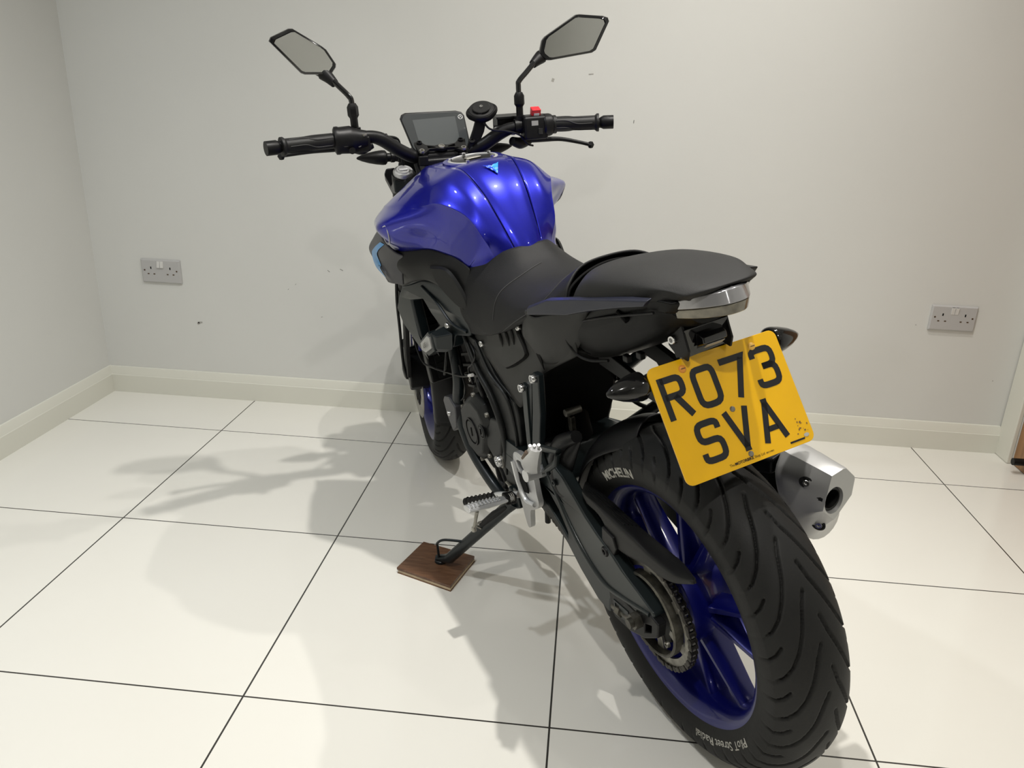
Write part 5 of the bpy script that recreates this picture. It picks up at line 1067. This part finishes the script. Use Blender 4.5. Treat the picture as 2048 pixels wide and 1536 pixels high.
for s in (1, -1):
    E0, E1, d = control(s)
    # switch block
    c = Vector((.880, .205 * s, 1.056))
    if s > 0:
        sw = spart('switch_block', fixn(loft([[(.868 + r * math.cos(a), y, 1.054 + r * math.sin(a) * 1.1) for a in np.linspace(0, 2 * PI, 19)[:-1]] for y, r in ((.250, .022), (.247, .0275), (.240, .028), (.236, .0265), (.212, .0275), (.205, .024), (.190, .019), (.176, .016))])), 'black', bevel=.0, sharp=40)
        fs('switch_button', box((.853, .226, 1.068), (.010, .012, .010)), 'black', sw, bevel=.002)
        fs('turn_switch', box((.850, .222, 1.045), (.014, .018, .008)), 'gloss', sw, bevel=.002)
        fs('horn_button', cyl((.852, .212, 1.034), (.840, .214, 1.032), .007, 14), 'black', sw, sharp=30)
        lp = spart('clutch_perch', fixn(loft([[(.905, .165, z), (.905, .205, z), (.865, .212, z - .004), (.860, .170, z)] for z in (1.026, 1.060)])), 'black', bevel=.005)
        fs('perch_lower', tube([(.875, .210, 1.036), (.878, .190, 1.030), (.885, .165, 1.038)], [.010, .012, .009], 12, res=12), 'black', lp)
        fs('cable_adjuster', cyl((.885, .160, 1.052), (.895, .128, 1.052), .0072, 12), 'black', lp, sharp=30)
        bolt('perch_screw', sp((.855, .182, 1.062)), (-.3, 0, 1), .005, .004, 'steel', lp); bolt('perch_screw', sp((.856, .196, 1.042)), (-1, 0, .2), .005, .004, 'steel', lp)
        lv = spart('clutch_lever', tube([(.895, .195, 1.036), (.892, .240, 1.033), (.890, .300, 1.033), (.884, .345, 1.031), (.880, .366, 1.030)], [.009, .0065, .006, .0055, .0055], 12, res=24, flat=(1, .8)), 'black')
        fs('lever_ball', lathe([(0, -.0085), (.005, -.0072), (.0085, 0), (.005, .0072), (0, .0085)], (.880, .368, 1.029), 'z', 20), 'black', lv)
        spart('cable_loop', tube([(.893, .13, 1.052), (.93, .10, 1.04), (.97, .09, 1.00), (.98, .08, .93)], .004, 8, res=20), 'black')
    else:
        sw = spart('switch_block', fixn(loft([[(.868 + a, y, 1.054 + b) for a, b in ((-.022, -.030), (-.024, .0), (-.020, .022), (.0, .026), (.020, .020), (.024, -.005), (.018, -.030))] for y in (-.246, -.188)])), 'black', bevel=.006)
        fs('kill_switch', fixn(loft([[(.876, y, 1.070), (.858, y, 1.070), (.850, y, 1.090), (.870, y, 1.097)] for y in (-.231, -.210)])), 'red', sw, bevel=.0015)
        ks = [(.8500, -.230, 1.0845), (.8500, -.214, 1.0845), (.8440, -.214, 1.0960), (.8440, -.230, 1.0960)]
        fs('kill_marking', fixn(loft([[(.8555, y, 1.077), (.8540, y, 1.077), (.8518, y, 1.0825), (.8530, y, 1.0825)] for y in (-.227, -.214)])), 'white', sw)
        fs('start_label', box((.845, -.213, 1.061), (.0012, .016, .012)), 'silver', sw)
        fs('mode_switch', box((.846, -.226, 1.043), (.008, .012, .014)), 'gloss', sw, bevel=.002)
        fs('throttle_housing', lathe([(0, -.01), (.024, -.010), (.026, -.004), (.026, .008), (.023, .012), (0, .012)], (.864, -.248, 1.054), 'y', 28), 'black', sw, sharp=35)
        fs('throttle_collar', lathe([(.0, -.008), (.021, -.006), (.021, .002), (0, .002)], (.862, -.262, 1.054), 'y', 28), 'grip', sw, sharp=35)
        mc = spart('brake_reservoir', fixn(loft([[(.965, y, 1.040), (.915, y, 1.038), (.912, y, 1.071), (.962, y, 1.073)] for y in (-.140, -.205)])), 'black', bevel=.003)
        fs('reservoir_lid', fixn(loft([[(.968, y, 1.073), (.908, y, 1.070), (.908, y, 1.076), (.968, y, 1.078)] for y in (-.137, -.208)])), 'black', mc, bevel=.001)
        fs('master_cylinder', cyl((.915, -.13, 1.046), (.905, -.215, 1.046), .011, 14), 'black', mc, sharp=30)
        fs('bar_clamp_band', cyl((.880, -.172, 1.054), (.880, -.192, 1.054), .017, 18), 'black', mc, sharp=30)
        lv = spart('brake_lever', tube([(.905, -.200, 1.020), (.900, -.240, 1.018), (.895, -.290, 1.016), (.888, -.335, 1.006), (.882, -.360, .999)], [.010, .008, .0065, .0055, .0055], 12, res=24, flat=(1, .8)), 'black')
        fs('lever_ball', lathe([(0, -.0085), (.005, -.0072), (.0085, 0), (.005, .0072), (0, .0085)], (.881, -.364, .998), 'z', 20), 'black', lv)
        lj = spart('lever_pivot', tube([(.880, -.165, 1.022), (.895, -.190, 1.014), (.905, -.215, 1.018)], [.010, .014, .010], 12, res=10), 'black')
        bolt('pivot_screw', sp((.885, -.170, 1.036)), (-.2, 0, 1), .005, .004, 'steel', lj)
        spart('phone_lead', tube([(.885, -.100, 1.068), (.880, -.115, 1.052), (.872, -.150, 1.046), (.865, -.180, 1.036), (.868, -.200, 1.014), (.875, -.215, 1.008)], .0024, 8, res=40), 'black')
    # mirror: socket, bent stem, boot, housing, glass
    if s > 0:
        st0, st1, st2, st3 = (.868, .1985, 1.066), (.868, .1990, 1.125), (.872, .2105, 1.148), (.885, .2420, 1.186)
        cen = Vector((.888, .2830, 1.2375)); tip = [(-.0085, 0)]
    pxs = [(.9, .352, 1.271), (.9, .304, 1.287)]
    if s > 0:
        stem = [(.880, .199, 1.065), (.882, .199, 1.130), (.884, .204, 1.145), (.890, .222, 1.166), (.893, .233, 1.178)]
        out = [(.357, 1.264), (.352, 1.272), (.313, 1.287), (.304, 1.287), (.246, 1.249), (.238, 1.242), (.221, 1.212), (.2225, 1.205), (.232, 1.194), (.240, 1.191), (.292, 1.194), (.300, 1.1975)]
        boot = [(.895, .230, 1.172), (.905, .240, 1.184), (.915, .250, 1.194)]
    else:
        stem = [(.880, -.187, 1.065), (.882, -.187, 1.140), (.884, -.190, 1.154), (.890, -.210, 1.172), (.896, -.231, 1.191)]
        out = [(-.414, 1.272), (-.411, 1.280), (-.400, 1.284), (-.343, 1.290), (-.335, 1.289), (-.262, 1.246), (-.255, 1.238), (-.248, 1.212), (-.250, 1.205), (-.262, 1.195), (-.272, 1.194), (-.372, 1.2055), (-.382, 1.211)]
        boot = [(.899, -.229, 1.188), (.908, -.242, 1.196), (.917, -.255, 1.203)]
    socket_ = part('mirror', steer(tube(stem, .0062, 14, res=40)), 'gloss')
    fs('mirror_base', tube([stem[0], (stem[0][0], stem[0][1], 1.098), (stem[0][0], stem[0][1], 1.104), (stem[0][0], stem[0][1], 1.122), (stem[0][0], stem[0][1], 1.130)], [.0085, .0085, .0125, .0125, .008], 6 if s > 0 else 12), 'black', socket_, sharp=30)
    fs('mirror_collar', cyl((stem[0][0] + .002, stem[0][1], 1.040), (stem[0][0], stem[0][1], 1.078), .013, 14), 'black', socket_, sharp=30)
    fs('mirror_boot', tube(boot, [.0095, .0125, .0155], 14), 'black', socket_, sharp=40)
    cy = sum(p[0] for p in out) / len(out); cz_ = sum(p[1] for p in out) / len(out)
    X0 = .898; tilt = .12 * s; xx = lambda y, k=0: X0 + (abs(y) - .30) * -.12
    def ring(k, dx): return [(xx(y) + dx, cy + (y - cy) * k, cz_ + (z - cz_) * k) for y, z in out]
    hs = fs('mirror_housing', fixn(loft([ring(.86, -.001), ring(.885, -.005), ring(.975, -.004), ring(1.0, .000), ring(1.005, .006), ring(.98, .016), ring(.88, .026), ring(.60, .034), ring(.2, .036)])), 'gloss', socket_, sharp=32)
    fs('mirror_glass', fixn(loft([ring(.862, -.0030), ring(.862, -.0006)])), 'mirror', socket_, smooth=False)
    nb = boot[-1]; fs('mirror_neck', tube([nb, (nb[0] + .006, nb[1] + s * .010, nb[2] + .008), (nb[0] + .012, nb[1] + s * .026, nb[2] + .022)], [.0150, .016, .016], 14, flat=(1, .8)), 'black', socket_, sharp=40)
# display
dsp = [(.079, 1.079), (.074, 1.088), (.064, 1.092), (-.062, 1.0895), (-.074, 1.086), (-.080, 1.078), (-.084, 1.020), (-.080, 1.006), (-.066, 1.000), (.040, 1.000), (.052, 1.004), (.060, 1.012)]
def dz(z): return .975 + (z - 1.0) * .45
def dring(k, dx, ky=1): c_ = (-.002, 1.044); return [(dz(c_[1] + (z - c_[1]) * k) + dx, c_[0] + (y - c_[0]) * k, c_[1] + (z - c_[1]) * k) for y, z in dsp]
dd = spart('display', fixn(loft([dring(.975, -.001), dring(1.0, .0), dring(1.0, .012), dring(.9, .028)])), 'black', bevel=.0015)
fs('display_glass', fixn(loft([dring(.955, -.0022), dring(.955, -.0008)])), 'screen', dd, smooth=False)
fs('display_panel', ([(dz(z) - .0028, y, z) for y, z in ((.050, 1.076), (-.056, 1.078), (-.060, 1.012), (.040, 1.010))], [[0, 1, 2, 3]]), 'lcd', dd, smooth=False)
ctr = Vector((dz(1.076) - .0032, -.069, 1.0755)); Rd = Matrix(((0, .41, -.91), (-1, 0, 0), (0, .91, .41)))
fs('display_emblem', place(lathe([(.0048, 0), (.0058, 0), (.0058, .0004), (.0048, .0004)], axis='z', n=28, closedprof=True), Rd, ctr), 'white', dd)
for k in range(3):
    a = PI / 2 + 2 * PI * k / 3; fs('emblem_arm', place(tube([(0, 0, .0003), (.0046 * math.cos(a), .0046 * math.sin(a), .0003)], .0006, 6), Matrix.Identity(3) @ Rd, ctr), 'white', dd)
# phone mount: base arm and round head with two lobes
pm_c = Vector((.905, -.101, 1.094)); pn_ = Vector((-.52, .18, .84)).normalized(); Rp = axes_from(pn_)
lob = []
for k in range(64):
    a = 2 * PI * k / 64; r = .0325 + .0055 * max(0, math.cos(2 * (a - .25))) ** 3; lob.append((r * math.cos(a), r * math.sin(a)))
pmh = spart('phone_mount', place(loft([[(a * k, b * k, z) for a, b in lob] for k, z in ((.70, -.016), (.93, -.012), (1, -.006), (1, .000), (.95, .003), (.88, .0035))]), Rp, pm_c), 'black', sharp=35)
fs('mount_disc', place(lathe([(0, .010), (.020, .010), (.0215, .0085), (.0215, .006), (.029, .005), (.0305, .003), (0, .003)], axis='z', n=48), Rp, pm_c), 'grip', pmh, sharp=30)
fs('mount_screw', place(lathe([(0, .0105), (.0018, .0105), (.0022, .0125), (.0042, .0125), (.0046, .0105)], axis='z', n=24), Rp, pm_c), 'chrome', pmh, sharp=30)
for a in (-2.3, -1.0): fs('mount_latch', place(tube([(.0215 * math.cos(a + q), .0215 * math.sin(a + q), .0085) for q in np.linspace(-.45, .45, 7)], .0015, 6), Rp, pm_c), 'dark', pmh)
arm_ = fs('mount_arm', fixn(loft([[(.903, -.088, 1.080), (.903, -.112, 1.074), (.918, -.112, 1.072), (.918, -.088, 1.078)], [(.902, -.078, 1.052), (.902, -.104, 1.046), (.918, -.104, 1.044), (.918, -.078, 1.050)], [(.902, -.064, 1.020), (.902, -.088, 1.016), (.920, -.088, 1.014), (.920, -.064, 1.018)], [(.902, -.062, 1.000), (.902, -.084, 1.000), (.920, -.084, .998), (.920, -.062, .998)]])), 'black', pmh, bevel=.003)
bolt('mount_bolt', sp((.900, -.072, 1.026)), (-.5, .1, .8), .008, .004, 'black', pmh)
# headlamp shell and its side wings
spart('headlamp_shell', fixn(loft([[(1.02, -.085, .80), (1.02, .085, .80), (1.02, .095, .98), (1.02, .04, 1.03), (1.02, -.04, 1.03), (1.02, -.095, .98)], [(1.15, -.07, .76), (1.15, .07, .76), (1.16, .085, .92), (1.14, .03, .97), (1.14, -.03, .97), (1.16, -.085, .92)]])), 'black', bevel=.012)
for s in (1, -1):
    wv_ = [(1.055, .098, .962), (1.050, .122, .962), (1.045, .129, .948), (1.040, .103, .886), (1.040, .085, .870)]
    spart('headlamp_wing', fixn(loft([[(x, y * s, z) for x, y, z in wv_], [(x + .060, y * s * .95, z - .02) for x, y, z in wv_]])), 'black', bevel=.004)
    spart('wing_rib', tube([(1.040, s * .105, .945), (1.036, s * .108, .915), (1.036, s * .100, .890)], .004, 6), 'black')
indicator('front_indicator', (.985, .128, .996), (-.10, 1, .06), .070, .0235, 'black', xf=steer)
indicator('front_indicator', (.990, -.125, .992), (.05, -1, .10), .070, .0225, 'black', xf=steer)
spart('cable_bundle', tube([(.905, .065, .985), (.895, .060, .955), (.905, .055, .925), (.93, .06, .89)], .006, 8, res=20), 'black')
spart('top_wiring', tube([(.92, -.06, .97), (.93, .0, .955), (.93, .05, .96), (.95, .10, .93)], .007, 8, res=20), 'black')
bpy.context.view_layer.update()
